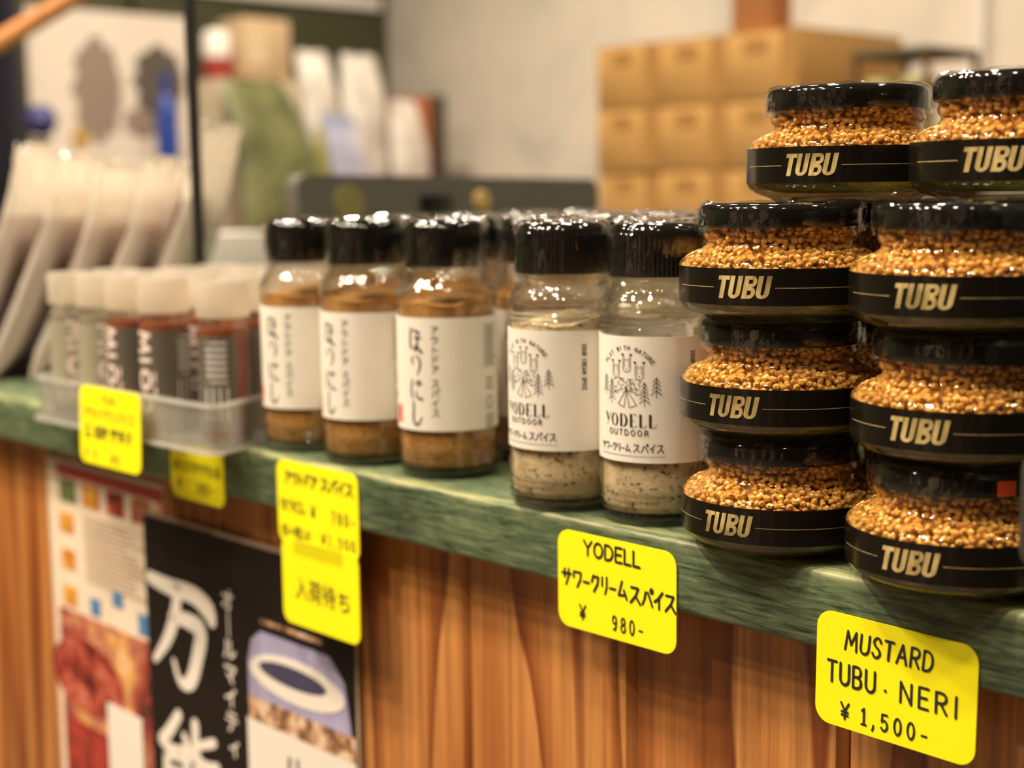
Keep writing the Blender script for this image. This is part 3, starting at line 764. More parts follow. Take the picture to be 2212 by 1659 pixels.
def jar():
    t = thing('mustard_jar', '', 'jar')
    MB().lathe(jar_profile(), 80).build('glass_jar', JGLASS, t)
    MB().lathe([(0, .0040), (.024, .0042), (.0325, .0060), (.0355, .0085), (.0355, .0185), (0, .0185)], 64).build('brine', BRINE, t)
    MB().lathe([(0, .0120), (.024, .0122), (.0310, .0135), (.0325, .0190), (.0318, .0222), (.0285, .0250), (.0240, .0278), (.0236, .031), (.0240, .0362), (0, .0362)], 48).build('seed_mass', plain('seed_mass', (0.30, 0.12, 0.022), 0.7, 0, 0.4, 500), t)
    sd = seeds().build('mustard_seeds', MATS['mustard_seed'], t); sd['kind'] = 'stuff'
    lid = MB().lathe([(0, .0355), (.0280, .0355), (.0296, .0358), (.0300, .0366), (.0300, .0420), (.0293, .0436), (.0278, .0444), (.0262, .0444), (.0255, .0434), (0, .0434)], 72).build('lid', BLACKP, t)
    b = MB(); seg = 52; rnd = random.Random(9); vs = []; fs = []
    pr = [(.0305, .0335), (.0308, .0362), (.0306, .0392), (.0307, .0422), (.0301, .0441), (.0285, .0451), (.0262, .0452), (.0245, .0450)]
    for j, (r, z) in enumerate(pr):
        for q in range(seg):
            a = 2 * PI * q / seg
            d = .0003 * sin(5 * a + j * .4) + .00016 * sin(11 * a - j) + rnd.uniform(-1, 1) * .00016
            vs.append(((r + d * .6) * cos(a), (r + d * .6) * sin(a), z + d))
    for j in range(len(pr) - 1):
        for q in range(seg):
            q2 = (q + 1) % seg; fs.append((j * seg + q, j * seg + q2, (j + 1) * seg + q2, (j + 1) * seg + q))
    b.add(vs, fs).build('shrink_film', FILM, lid, smooth=False)
    lb = wrap_label(.0080, .0214, rad(-170), rad(172), .0373, .0375, 110).build('label_band', BLACKL, t)
    tubu_ink().round('gold_lettering', MATS['gold_foil'], lb, .03762)
    return t
j0 = jar()
PITCH = 0.0431
C1, C2 = (-.3370, .0228), (-.2602, .0200)
def facing(x, y, off): return math.atan2(-.4313 - y, 0 - x) + PI / 2 + rad(off)
SIDE = 'beside the sour cream bottles'; FAR = 'in the column away from the sour cream bottles'
jspots = [
 (C1[0], C1[1], 0, -33, 'mustard seed jar at the foot of the column ' + SIDE),
 (C1[0] - .0015, C1[1] + .001, 1, -29, 'mustard seed jar second from the bottom of the column ' + SIDE),
 (C1[0] - .002, C1[1] + .0005, 2, -21.8, 'mustard seed jar third from the bottom of the column ' + SIDE),
 (C2[0], C2[1], 0, -25.8, 'red-stickered mustard seed jar at the foot of the column away from the bottles'),
 (C2[0] + .0005, C2[1] + .001, 1, -24, 'second mustard seed jar up ' + FAR),
 (C2[0] - .0005, C2[1] + .0005, 2, -21, 'third mustard seed jar up ' + FAR),
 (-.3340, .0578, 3, -21.7, 'topmost mustard seed jar nearer the cardboard boxes, straddling two rows'),
 (-.2570, .0505, 3, -16, 'topmost mustard seed jar on the far end of the stack, straddling two rows'),
]
for (cx, cy, cn) in ((-.3360, .1005, 'beside the sour cream bottles'), (-.2590, .0980, 'with the red sticker')):
    for lv in range(3):
        jspots.append((cx + random.uniform(-.001, .001), cy, lv, random.uniform(-40, 30), 'rear mustard jar at the %s, behind the column %s' % (('foot', 'middle', 'third level')[lv], cn)))
for j, (x, y, lv, off, lab) in enumerate(jspots):
    o = j0 if j == 0 else copy_tree(j0)
    o.location = (x, y, lv * PITCH + 0.0001); o.rotation_euler = (0, 0, facing(x, y, off)); o['label'] = lab; o.scale = (1.02, 1.02, .985)
    o['group'] = 'stacked mustard jars' if j < 8 else 'rear row of mustard jars'
    if j == 3:
        ld = [c for c in o.children if c.name.startswith('lid')][0]
        a = facing(x, y, 27) - facing(x, y, off)
        lab_ = wrap_label(.0368, .0418, a - .10, a + .10, .0309, .0312, 10).build('sticker', plain('orange_red_sticker', (0.85, 0.10, 0.02), 0.5), ld)
        lab_['label'] = 'small orange-red sticker on the lid rim'

# dark stand at the end of the stack
tub = thing('display_stand', 'dark grey moulded stand with two rounded arms beside the mustard stack', 'stand', (-.1765, .004, 0))
MB().box(-.012, .03, .000, .05, 0, .004).build('base', plain('charcoal_plastic', (0.035, 0.033, 0.028), 0.4), tub, bevel=.001)
MB().box(-.004, .008, -.049, .03, .004, .170).build('upright', plain('charcoal_plastic', (0.035, 0.033, 0.028), 0.4), tub, bevel=.002)
for (z0_, z1_) in ((.026, .060), (.118, .157)):
    MB().box(-.0300, -.004, -.048, -.036, z0_, z1_).build('arm', plain('charcoal_plastic', (0.035, 0.033, 0.028), 0.4), tub, bevel=.0055, bseg=4)

# ------------------------------------------------------------------ tray of spice tubes
def offset_loop(pts, d):
    cx = sum(p[0] for p in pts) / len(pts); cy = sum(p[1] for p in pts) / len(pts)
    out = []
    for p in pts:
        L = math.hypot(p[0] - cx, p[1] - cy); out.append((p[0] + (p[0] - cx) / L * d, p[1] + (p[1] - cy) / L * d))
    return out
def rounded_poly(pts, r, n=6):
    out = []; m = len(pts)
    for k in range(m):
        p0, p1, p2 = Vector(pts[k - 1]), Vector(pts[k]), Vector(pts[(k + 1) % m])
        a = (p0 - p1).normalized() * r; c = (p2 - p1).normalized() * r
        for j in range(n + 1):
            t = j / n; q = p1 + a * (1 - t) ** 2 + c * t ** 2
            out.append((q.x, q.y))
    return out
tray = thing('plastic_tray', 'shallow clear plastic tray holding the spice tubes and overhanging the counter edge', 'tray', (-.775, .03, 0))
outl = rounded_poly([(-.095, -.057), (.1095, -.0535), (.0780, .012), (.052, .125), (-.115, .125)], .013)
b = MB(); n = len(outl)
loops = [(offset_loop(outl, .0), .0016), (offset_loop(outl, .0012), .026), (offset_loop(outl, -.0004), .026), (offset_loop(outl, -.0016), .0032)]
vs = []; fs = []
for lp, z in loops: vs += [(p[0], p[1], z) for p in lp]
for j in range(3):
    for k in range(n): fs.append((j * n + k, j * n + (k + 1) % n, (j + 1) * n + (k + 1) % n, (j + 1) * n + k))
fs.append(tuple(range(n - 1, -1, -1))); fs.append(tuple(3 * n + k for k in range(n)))
b.add(vs, fs).build('tray_body', TRAYP, tray)
for nm, z, dd, th in (('rim', .0258, .0010, .0012), ('foot_flange', .0010, .0030, .0010)):
    b = MB(); lo = offset_loop(outl, dd + .0012); li = offset_loop(outl, dd - .0016); vs = []; fs = []
    for lp, zz in ((lo, z - th), (lo, z + th), (li, z + th), (li, z - th)): vs += [(p[0], p[1], zz) for p in lp]
    for j in range(4):
        for k in range(n): fs.append((j * n + k, j * n + (k + 1) % n, ((j + 1) % 4) * n + (k + 1) % n, ((j + 1) % 4) * n + k))
    b.add(vs, fs).build(nm, clear('rim_' + nm, (.95, .95, .93), 1.5, 0, 1, .06, 60, .1, .001, (.85, .83, .78), .55), tray)

def tube(fill, name_label):
    t = thing('spice_tube', name_label, 'tube')
    MB().lathe([(0, 0), (.0125, 0), (.0138, .0012), (.0141, .004), (.0141, .060), (.0133, .0635), (.0120, .0655), (.0118, .068), (0, .068)], 40).build('tube_body', GLASS, t)
    MB().lathe([(0, .0015), (.0126, .0015), (.0131, .004), (.0131, .0610), (0, .0610)], 36).build('spice_powder', MATS[fill], t)
    MB().lathe([(0, .0672), (.0142, .0672), (.0145, .068), (.0145, .0845), (.0138, .0865), (0, .0868)], 80, 40, -.03).build('cap', CAPP, t)
    lb = wrap_label(.006, .0575, rad(-150), rad(150), .01415, .0143, 40).build('label', plain('smoke_label_' + fill, (0.115, 0.098, 0.074) if fill == 'red_powder' else (0.33, 0.30, 0.21), 0.35), t)
    k = Ink(.0012); s = .0085
    k.text('M', -.0050, .0565, s, lw=.26, rot=-PI / 2, width=.0105)
    k.text('I', -.0050, .0415, s, lw=.26, rot=-PI / 2)
    k.stroke([(-.0008 + p[0], .0300 + p[1]) for p in arc(0, 0, .0042, .0048, 0, 360, 18)], .0022)
    k.stroke([(-.0008 + p[0], .0165 + p[1]) for p in arc(0, 0, .0042, .0048, 0, 360, 18)], .0016)
    k.stroke([(.0062, .034), (.0062, .029)], .0012); k.stroke([(.0062, .026), (.0068, .022)], .0012)
    k.round('brand_lettering', PINKW, lb, .01438)
    k = Ink()
    for q in range(7): k.stroke([(.020, .054 - q * .0035), (.032, .054 - q * .0035)], .0012, .003, False)
    for q in range(4): k.stroke([(.020 + q * .004, .030), (.020 + q * .004, .012)], .0008, .003, False)
    k.round('small_print', WHITE, lb, .01434)
    return t
t0 = tube('red_powder', ''); t1 = tube('grey_powder', '')
u0 = u1 = False
for (x, y, kind, rz, lab) in [
    (-.8585, -.004, 1, 70, 'pale spice tube with frosted cap at the far front corner of the tray'),
    (-.8215, -.004, 1, 75, 'pale spice tube second along the tray front, next to the dark tubes'),
    (-.7855, -.004, 0, 5, 'dark spice tube with pale vertical lettering, beside the pale tubes'),
    (-.7480, -.004, 0, 10, 'dark spice tube with pale vertical lettering, beside the gap in the row'),
    (-.6930, .0005, 0, -65, 'dark spice tube turned to its small print, alone near the tray corner')]:
    src = t1 if kind else t0; used = u1 if kind else u0
    o = copy_tree(src) if used else src
    if kind: u1 = True
    else: u0 = True
    o.location = (x, y, .0034); o.rotation_euler = (0, 0, rad(rz)); o['label'] = lab; o['group'] = 'spice tubes along the tray front'
for r_, (y, xs) in enumerate(((.0330, (-.723, -.760, -.797, -.834, -.870)), (.0690, (-.738, -.775, -.812, -.849)), (.1050, (-.752, -.789, -.826, -.863)))):
    for q, x in enumerate(xs):
        o = copy_tree(t0 if x > -.83 else t1); o.location = (x, y, .0034); o.rotation_euler = (0, 0, rad(random.uniform(-60, 60)))
        o['label'] = 'frosted-capped spice tube in the %s row of the tray, %s from the brown bottles' % (('second', 'third', 'back')[r_], ('first', 'second', 'third', 'fourth', 'fifth')[q]); o['group'] = 'spice tubes in the rear rows of the tray'

# ------------------------------------------------------------------ price cards
def card(label, x0, z1, w, h, y, rx=0.0, roll=0.0, group='yellow price cards'):
    t = thing('price_card', label, 'price card', (x0 + w / 2, y, z1 - h / 2), 0, group)
    t.rotation_euler = (rx, roll, 0)
    o = rrect(w, h, .0062, 6)
    MB().prism(o, lambda a, c: (a, 0.0, c), lambda a, c: (a, -.0005, c)).build('card', YELLOW, t, smooth=False)
    return t
def lay(t, ink, name='lettering', mat=INK): return ink.flat(name, mat, t, -.00062)
# sour cream spice card
t = card('yellow price card reading YODELL, 980 yen, on the green counter edge', -.4350, -.0052, .0655, .0415, -.0003)
k = Ink(); w, h = .0655, .0415
def uv(u, v): return (-w / 2 + u * w, h / 2 - v * h)
x, z = uv(.235, .215); k.text('YODELL', x, z, .0060, lw=.19, width=.0310, gap=.22)
x, z = uv(.04, .565); k.text('サワークリーム', x, z, .0070, lw=.165, width=.0370, gap=.18)
x, z = uv(.63, .58); k.text('スパイス', x, z, .0070, lw=.165, width=.0240, gap=.12)
x, z = uv(.195, .885); k.text('¥', x, z, .0060, lw=.16)
x, z = uv(.48, .905); k.text('980-', x, z, .0058, lw=.15, width=.0165, gap=.55)
lay(t, k)
# mustard card
t = card('yellow price card reading MUSTARD TUBU NERI, 1,500 yen, below the jar stack', -.3035, -.0140, .0635, .0415, -.0003, roll=rad(.8))
k = Ink(); w, h = .0635, .0415
x, z = uv(.19, .30); k.text('MUSTARD', x, z, .0068, lw=.145, width=.0345, gap=.3, slant=.08)
x, z = uv(.08, .615); k.text('TUBU', x, z, .0076, lw=.14, width=.0195, gap=.3)
k.poly(arc(*uv(.455, .565), .0006, .0006, 0, 360, 8))
x, z = uv(.55, .625); k.text('NERI', x, z, .0072, lw=.145, width=.0215, gap=.45)
x, z = uv(.175, .915); k.text('¥', x, z, .0058, lw=.15)
x, z = uv(.31, .915); k.text('1,500-', x, z, .0058, lw=.15, width=.0260, gap=.5)
lay(t, k)
# outdoor spice card and its restock card
t = card('upper yellow card of two, with outdoor spice prices, on the counter edge', -.6440, -.0010, .0700, .0440, -.0003)
k = Ink(); w, h = .0700, .0440
x, z = uv(.10, .27); k.text('アウトドア', x, z, .0062, lw=.17, width=.0290, gap=.1)
x, z = uv(.56, .27); k.text('スパイス', x, z, .0064, lw=.17, width=.0270, gap=.1)
x, z = uv(.05, .60); k.text('ほりにし', x, z, .0058, lw=.15, width=.0215, gap=.12)
x, z = uv(.43, .62); k.text('¥', x, z, .0060, lw=.17)
x, z = uv(.68, .62); k.text('780-', x, z, .0058, lw=.13, width=.0190, gap=.5)
lay(t, k)
k = Ink(); k.font('缶×瓶LR', *uv(.04, .91), .0072, .012); x, z = uv(.55, .91); k.text('¥1,300', x, z, .0058, lw=.13, width=.0280, gap=.45); lay(t, k, 'price_line')
t = card('lower yellow restock card taped beneath the outdoor spice card', -.6405, -.0420, .0665, .0455, -.0011)
k = Ink(); w, h = .0665, .0455
k.font('入荷待', *uv(.17, .66), .0130, .006, width=.0350); k.font('ち', *uv(.72, .66), .0120, .008)
lay(t, k)
o = MB().prism(rrect(.0430, .0085, .0006, 2, -.001, .0195), lambda a, c: (a, -.0006, c), lambda a, c: (a, -.0009, c)).build('tape', TAPE, t, smooth=False)
o['label'] = 'clear sticky tape strip'
# card on the tray front, and the one half behind the tray lip
t = card('yellow price card stuck on the front of the clear tray', -.7990, .0278, .0705, .0450, -.0320, rx=rad(-2))
k = Ink(); w, h = .0700, .0475
k.text('バシル', *uv(.36, .22), .0052, lw=.14, width=.018, gap=.15)
k.text('アウトドアスパイス', *uv(.06, .42), .0062, lw=.11, width=.060, gap=.1)
k.font('各 胡椒 唐辛子', *uv(.08, .65), .0092, .02, width=.056)
k.text('¥¥', *uv(.08, .92), .0068, lw=.1, gap=.9); k.text('480', *uv(.5, .92), .0056, lw=.09, gap=.3)
lay(t, k)
t = card('yellow price card on the counter edge, partly behind the clear tray lip', -.7525, -.0020, .0565, .0340, -.0003)
k = Ink(); w, h = .0565, .0340
k.font('あらびきサもる', *uv(.05, .52), .0075, .015, width=.049)
k.text('¥', *uv(.12, .82), .0056, lw=.14); k.text('380-', *uv(.48, .84), .0056, lw=.13, width=.018, gap=.3)
lay(t, k)

# ------------------------------------------------------------------ posters on the boards
YP = 0.0172
lf = thing('leaflet', 'colourful food leaflet with a red heading band behind the black poster', 'leaflet', (-.8715, YP, -.19))
def rectp(x0, x1, z0, z1, name, mat, parent, d=.0008):
    return MB().box(x0, x1, -d, -d + .0003, z0, z1).build(name, mat, parent, smooth=False)
MB().box(-.0785, .0785, -.0005, 0, -.155, .151).build('sheet', plain('leaflet_paper', (0.80, 0.66, 0.50), 0.5, 0, 0.06, 20), lf, smooth=False)
rectp(-.0640, .0770, .1400, .1480, 'heading_band', plain('leaflet_red', (0.48, 0.06, 0.05), 0.5), lf)
rectp(.0710, .0780, .118, .1400, 'corner_block', plain('leaflet_pink', (0.80, 0.28, 0.22), 0.5), lf)
for q, mt in enumerate(('dk_green_print', 'orange_print', 'meat_print', 'food_print')):
    if mt not in MATS: plain(mt, (0.16, 0.18, 0.06), 0.5, 0, .4, 90)
    rectp(-.0600 + q * .0325, -.0370 + q * .0325, .1225, .1385, 'photo_tile', MATS[mt], lf)
for q in range(3): rectp(-.0625, -.0430, .1010 - q * .0255, .1150 - q * .0255, 'food_tile', MATS['orange_print'], lf)
k = Ink()
for q in range(14):
    zz = .116 - q * .0033
    k.stroke([(-.028, zz), (-.028 + random.uniform(.055, .085), zz)], .0009, .01, False)
k.flat('small_print', plain('brown_ink', (0.40, 0.27, 0.17), 0.6), lf, -.0009)
BLU = plain('leaflet_blue', (0.08, 0.20, 0.42), 0.5)
for (bx, bz, bh) in ((-.024, .062, .012), (.0070, .072, .010), (.040, .064, .014)): rectp(bx, bx + .014, bz - bh, bz, 'blue_tile', BLU, lf)
rectp(-.0700, .0780, -.155, .0470, 'food_photo', MATS['food_print'], lf)
MB().prism(arc(-.034, .004, .050, .026, 0, 360, 28), lambda a, c: (a, -.0009, c), lambda a, c: (a, -.0012, c)).build('meat_photo', MATS['meat_print'], lf, smooth=False)
rectp(-.070, -.006, -.155, -.030, 'red_photo', plain('dark_red_print', (0.34, 0.035, 0.022), 0.5, 0, .5, 70), lf, .0010)
rectp(-.0060, .0400, -.155, -.006, 'rice_photo', CREAM, lf, .0015)

ps = thing('poster', 'black poster board with large white brush kanji and a printed jar', 'poster', (-.708, YP - .0018, -.206))
MB().box(-.1085, .1085, -.0002, .0014, -.148, .149).build('board_edge', POSTE, ps, smooth=False)
MB().box(-.1085, .1062, -.0008, -.0002, -.148, .1465).build('sheet', POSTB, ps, smooth=False)
k = Ink()
# first big kanji, three brush strokes
ox, oz, SX, SZ = -.1040, .0500, .0740, .0600
def br(pts, wd): k.stroke(smooth_pts([(ox + p[0] * SX, oz + p[1] * SZ, p[2]) for p in pts], 6), wd)
br([(.02, .96, .8), (.30, .93, 1.0), (.70, .93, 1.1), (.92, .84, 1.3), (.98, .74, .9)], .0105)
br([(.46, .92, 1.0), (.42, .68, 1.1), (.28, .38, 1.0), (.06, .10, .55)], .0095)
br([(.36, .62, .8), (.60, .64, 1.0), (.80, .58, 1.3), (.74, .30, 1.2), (.62, .02, 1.1), (.46, -.04, .6), (.36, .16, .4)], .0098)
# second big kanji
oz = -.0330
br([(.40, .98, .9), (.22, .74, 1.0), (.10, .62, .8), (.30, .58, .8), (.50, .62, 1.0)], .0085)
br([(.48, .78, .7), (.58, .60, 1.1)], .0085)
br([(.18, .50, .9), (.16, .20, 1.0), (.10, .0, .6)], .0085); br([(.18, .50, .8), (.48, .52, 1.1), (.48, .10, 1.1), (.40, .02, .5)], .0085)
br([(.20, .36, .7), (.46, .37, .7)], .0065); br([(.20, .22, .7), (.46, .23, .7)], .0065)
br([(.66, .96, 1.0), (.66, .66, 1.0), (.78, .56, 1.0), (.98, .62, .7)], .0085); br([(.94, .86, .8), (.68, .74, .7)], .0080)
br([(.66, .48, 1.0), (.66, .16, 1.0), (.78, .04, 1.1), (1.02, .10, .7)], .0085); br([(.94, .38, .8), (.68, .26, .7)], .0080)
k.flat('brush_kanji', CREAM, ps, -.0011)
k = Ink(); z = .1050
for ch in 'オ│ルマイティ':
    k.font(ch, -.0205 + (.002 if ch == 'ィ' else 0), z, .0140, .024); z -= .0146
k.flat('katakana_column', CREAM, ps, -.0011)
MB().box(.0030, .1062, -.0011, -.0008, -.148, .0450).build('printed_label', CREAM, ps, smooth=False)
MB().box(.0060, .1062, -.0012, -.0008, .0450, .0590).build('printed_granules', MATS['granule_print'], ps, smooth=False)
LAV = plain('lavender_print', (0.36, 0.33, 0.50), 0.5, 0, .25, 60)
MB().prism([(.0060, .0590), (.0060, .0790), (.0100, .0920), (.0190, .0985), (.0850, .0985), (.0980, .0860), (.1030, .0590)], lambda a, c: (a, -.0008, c), lambda a, c: (a, -.0012, c)).build('printed_glass', LAV, ps, smooth=False)
MB().prism(arc(.053, .0765, .045, .0125, 0, 360, 26), lambda a, c: (a, -.0012, c), lambda a, c: (a, -.0015, c)).build('printed_highlight', CREAM, ps, smooth=False)
MB().prism(arc(.050, .0790, .032, .0058, 0, 360, 26), lambda a, c: (a, -.0015, c), lambda a, c: (a, -.0018, c)).build('printed_shadow', plain('indigo_print', (0.055, 0.05, 0.10), 0.5), ps, smooth=False)
MB().box(.0200, .0780, -.0011, -.0008, .1035, .1060).build('printed_rim', MATS['granule_print'], ps, smooth=False)
k = Ink(); k.font('八', .036, .0130, .026, .004); k.font('マ', .076, .0130, .026, .004); k.flat('printed_name', INK, ps, -.0014)

# ------------------------------------------------------------------ behind: bags, post, screen, boxes
def bag(label, x, y, hgt, wid, thick, lean, rz, seed):
    rnd = random.Random(seed)
    t = thing('bagged_bread', label, 'bag', (x, y, 0), rad(rz), 'plastic bags standing on the counter')
    def pouch(hh, ww, th, z0, crinkle, nm, mat, open_top):
        b = MB(); NU, NV = 26, 30; vs = []; fs = []
        ph = [rnd.uniform(0, 6.28) for _ in range(6)]
        for j in range(NV + 1):
            v = j / NV
            tt = th * (min(1, v * 7) ** .5) * (max(0.0, 1 - v ** 3.2) * .92 + .08 if open_top else max(0.02, 1 - v ** 6) ** .5)
            for i in range(NU):
                a = 2 * PI * i / NU
                ex, ey = cos(a), sin(a)
                xx = ww / 2 * math.copysign(abs(ex) ** .6, ex) * (1 + (.16 * max(0, v - .8) / .2 if open_top else 0))
                yy = tt / 2 * math.copysign(abs(ey) ** .8, ey)
                c = crinkle * (v ** 1.5) * (sin(9 * a + ph[0] + 7 * v) + sin(15 * a + ph[1] - 11 * v) + rnd.uniform(-1, 1))
                zz = z0 + v * hh + (crinkle * 4 * sin(5 * a + ph[2]) * max(0, v - .85) / .15)
                yo = lean * (v * hh) + .012 * sin(v * 2.4) * (1 if open_top else .6)
                vs.append((xx + c * .5, yy + c + yo, zz))
        for j in range(NV):
            for i in range(NU):
                i2 = (i + 1) % NU; fs.append((j * NU + i, j * NU + i2, (j + 1) * NU + i2, (j + 1) * NU + i))
        fs.append(tuple(range(NU - 1, -1, -1))); fs.append(tuple(NV * NU + i for i in range(NU)))
        b.add(vs, fs).build(nm, mat, t)
    pouch(hgt * .70, wid * .86, thick * .80, .002, .0, 'contents', plain('brown_loaf', (0.17, 0.055, 0.018), 0.6, 0, .35, 22), False)
    pouch(hgt, wid, thick, .0005, .0011, 'plastic_bag', BAGF, True)
    return t
bag('white-topped plastic bag with brown contents, at the open end of the line of bags', -1.1398, 0.0505, 0.172, .130, .0255, .34, -43, 1)
bag('plastic bag with brown contents leaning, second in the line of bags', -1.1181, 0.0738, 0.168, .130, .0255, .34, -43, 2)
bag('plastic bag with brown contents, third in the line of bags', -1.0961, 0.0973, 0.160, .130, .0255, .34, -43, 3)
bag('plastic bag with brown contents, fourth in the line of bags', -1.0742, 0.1208, 0.162, .130, .0255, .34, -43, 4)
bag('tall pale plastic bag, last of the line behind the black post', -1.0502, 0.1463, 0.188, .130, .0255, .34, -43, 5)

post = thing('black_post', 'thin black metal post rising from a small foot before the plastic bags', 'post', (-.9180, .1235, 0))
MB().box(-.016, .016, -.014, .014, 0, .005).build('foot', BLACKP, post, bevel=.001)
MB().lathe([(0, .005), (.0042, .005), (.0042, .90), (0, .90)], 20).build('pole', plain('black_metal', (0.012, 0.010, 0.008), 0.5), post)

scr = thing('till_screen', 'dark grey back of a low till screen behind the spice bottles', 'screen', (-1.05, .48, 0))
o = rounded_poly([(-.180, .012), (.184, .012), (.184, .148), (-.184, .153)], .014)
MB().prism(o, lambda a, c: (-.012, a, c), lambda a, c: (.006, a, c)).build('housing', GREYP, scr, smooth=False)
MB().box(-.05, .05, -.06, .06, 0, .012).build('stand', GREYP, scr, bevel=.003)
MB().lathe([(0, 0), (.016, 0), (.016, .002), (0, .002)], 24).build('round_badge', plain('olive_badge', (0.22, 0.19, 0.07), 0.5), scr).matrix_local = Matrix.Translation((.006, -.130, .128)) @ Matrix.Rotation(PI / 2, 4, 'Y')
MB().box(.006, .008, -.050, -.012, .118, .134).build('port_cover', BLACKP, scr, bevel=.0008)
MB().lathe([(0, 0), (.010, 0), (.009, .003), (0, .004)], 20).build('gold_badge', plain('gold_badge', (0.55, 0.36, 0.12), 0.4), scr).matrix_local = Matrix.Translation((.006, .025, .128)) @ Matrix.Rotation(PI / 2, 4, 'Y')

tag(MB().box(-1.455, -1.385, .41, .50, 0, .096).build('white_carton', plain('grey_card', (0.48, 0.45, 0.40), 0.6), None, bevel=.003), 'small plain white carton on the counter behind the tubes', 'carton')
tag(MB().box(-1.505, -1.462, .50, .57, 0, .092).build('green_carton', plain('deep_green', (0.02, 0.045, 0.02), 0.6), None, bevel=.003), 'small dark green carton beside the white carton', 'carton')

# rear worktop with cartons
tbl = thing('rear_shelf', 'wooden shelf table against the back wall under the cardboard boxes', 'shelf', (-1.4, 1.58, -.95))
MB().box(-.85, .75, -.26, .26, .985, 1.015).build('shelf_top', DARKB, tbl, bevel=.003)
for (lx, ly) in ((-.80, -.22), (.70, -.22), (-.80, .22), (.70, .22)): MB().box(lx - .02, lx + .02, ly - .02, ly + .02, 0, .985).build('leg', DARKB, tbl, smooth=False)
def cbox(lab, x0, x1, y0, y1, z0, z1, mat=CARDB, tape=True, holes=True, grp='stacked cardboard boxes'):
    t = thing('cardboard_box', lab, 'box', ((x0 + x1) / 2, (y0 + y1) / 2, z0), 0, grp)
    w, d, h = (x1 - x0) / 2, (y1 - y0) / 2, z1 - z0
    MB().box(-w, w, -d, d, 0, h - .002).build('carton', mat, t, bevel=.002)
    for sx in (-1, 1): MB().box(min(sx * w * .02, sx * w), max(sx * w * .02, sx * w), -d, d, h - .002, h).build('flap', mat, t, smooth=False)
    if tape: MB().box(w * .55, w * .96, -d - .0008, -d, .004, h - .004).build('tape', TAPEB, t, smooth=False)
    if holes: MB().prism(rrect(w * .7, h * .2, h * .08, 4, -w * .15, h * .80), lambda a, c: (a, -d - .0002, c), lambda a, c: (a, -d - .0012, c)).build('print_patch', TAPEB, t, smooth=False)
ROWN = ('bottom', 'middle', 'top'); COLN = ('column beside the bare wall', 'middle column', 'column beside the crate')
for c_ in range(3):
    for r_ in range(3):
        x0 = -1.700 + c_ * .1335
        cbox('cardboard box, %s of the %s in the stack' % (ROWN[r_], COLN[c_]), x0, x0 + .131, 1.35 + random.uniform(0, .004), 1.62, .066 + r_ * .1005, .066 + r_ * .1005 + .0995)
t = cbox('tall reddish-brown carton standing on top of the cardboard stack', -1.447, -1.372, 1.38, 1.43, .3680, .60, plain('red_kraft', (0.36, 0.15, 0.05), 0.7), False, False, 'cartons on top')
cr = thing('open_crate', 'dark-topped open rack with pale yellow tubs beside the cardboard boxes', 'rack', (-1.170, 1.45, .0651))
MB().box(-.062, .066, -.07, .07, 0, .150).build('rack_body', DARKB, cr, bevel=.003)
MB().box(-.062, .060, -.07, .07, .250, .262).build('rack_lid', plain('dark_olive', (0.07, 0.055, 0.025), 0.6), cr, bevel=.003)
for (px, py) in ((-.058, -.064), (.056, -.064), (-.058, .064), (.056, .064)): MB().box(px - .004, px + .004, py - .004, py + .004, .150, .250).build('corner_post', DARKB, cr, smooth=False)
for q, tl in enumerate(('next to the cardboard', 'away from the cardboard')):
    o = MB().lathe([(0, 0), (.022, 0), (.025, .06), (.027, .062), (.027, .072), (0, .074)], 28).build('tub', plain('pale_yellow', (0.62, 0.58, 0.24), 0.5), None)
    o.location = (-1.199 + q * .056, 1.415, .2153); tag(o, 'pale yellow lidded tub in the rack, ' + tl, 'tub', 'yellow tubs in the rack')

# ------------------------------------------------------------------ far end of the shop
sh = thing('display_shelf', 'dark shelf unit against the olive wall with packaged goods', 'shelf unit', (-2.62, 1.25, -.95))
MB().box(-.30, .16, -.75, .60, .955, .985).build('shelf_board', DARKB, sh, bevel=.003)
for ly in (-.72, .57): MB().box(-.30, -.26, ly - .02, ly + .02, 0, .955).build('leg', DARKB, sh, smooth=False); MB().box(.12, .16, ly - .02, ly + .02, 0, .955).build('leg', DARKB, sh, smooth=False)
ZS = .0352
bd = thing('notice_board', 'large white board with grey figures behind the plastic bags', 'board', (-2.70, 1.03, ZS))
MB().box(-.006, .006, -.185, .165, 0, .46).build('panel', plain('board_white', (0.70, 0.62, 0.54), 0.6, 0, .05, 6), bd, smooth=False)
def blob(cy, cz, ry, rz, nm, mat, par, x1=.0075):
    MB().prism([(cy + ry * (1 + .15 * sin(3 * k)) * cos(2 * PI * k / 22), cz + rz * (1 + .12 * cos(4 * k)) * sin(2 * PI * k / 22)) for k in range(22)], lambda a, c: (.006, a, c), lambda a, c: (x1, a, c)).build(nm, mat, par, smooth=False)
G1 = plain('print_grey_brown', (0.26, 0.20, 0.16), 0.6); G2 = plain('print_dark', (0.09, 0.075, 0.06), 0.6)
blob(-.045, .31, .05, .10, 'grey_figure', G1, bd); blob(.09, .33, .055, .07, 'dark_figure', G2, bd); blob(-.085, .215, .018, .022, 'ochre_figure', plain('print_ochre', (0.45, 0.28, 0.06), 0.6), bd)
blob(.05, .25, .04, .03, 'grey_shape', G1, bd)
btl = MB().lathe([(0, 0), (.020, 0), (.022, .006), (.022, .18), (.014, .20), (.009, .205), (.009, .235), (0, .236)], 28).build('blue_bottle', plain('blue_plastic', (0.015, 0.045, 0.26), 0.35))
btl.location = (-2.60, 1.080, ZS); btl.scale = (1, 1, 1.45); tag(btl, 'slim blue bottle standing in front of the white board', 'bottle')
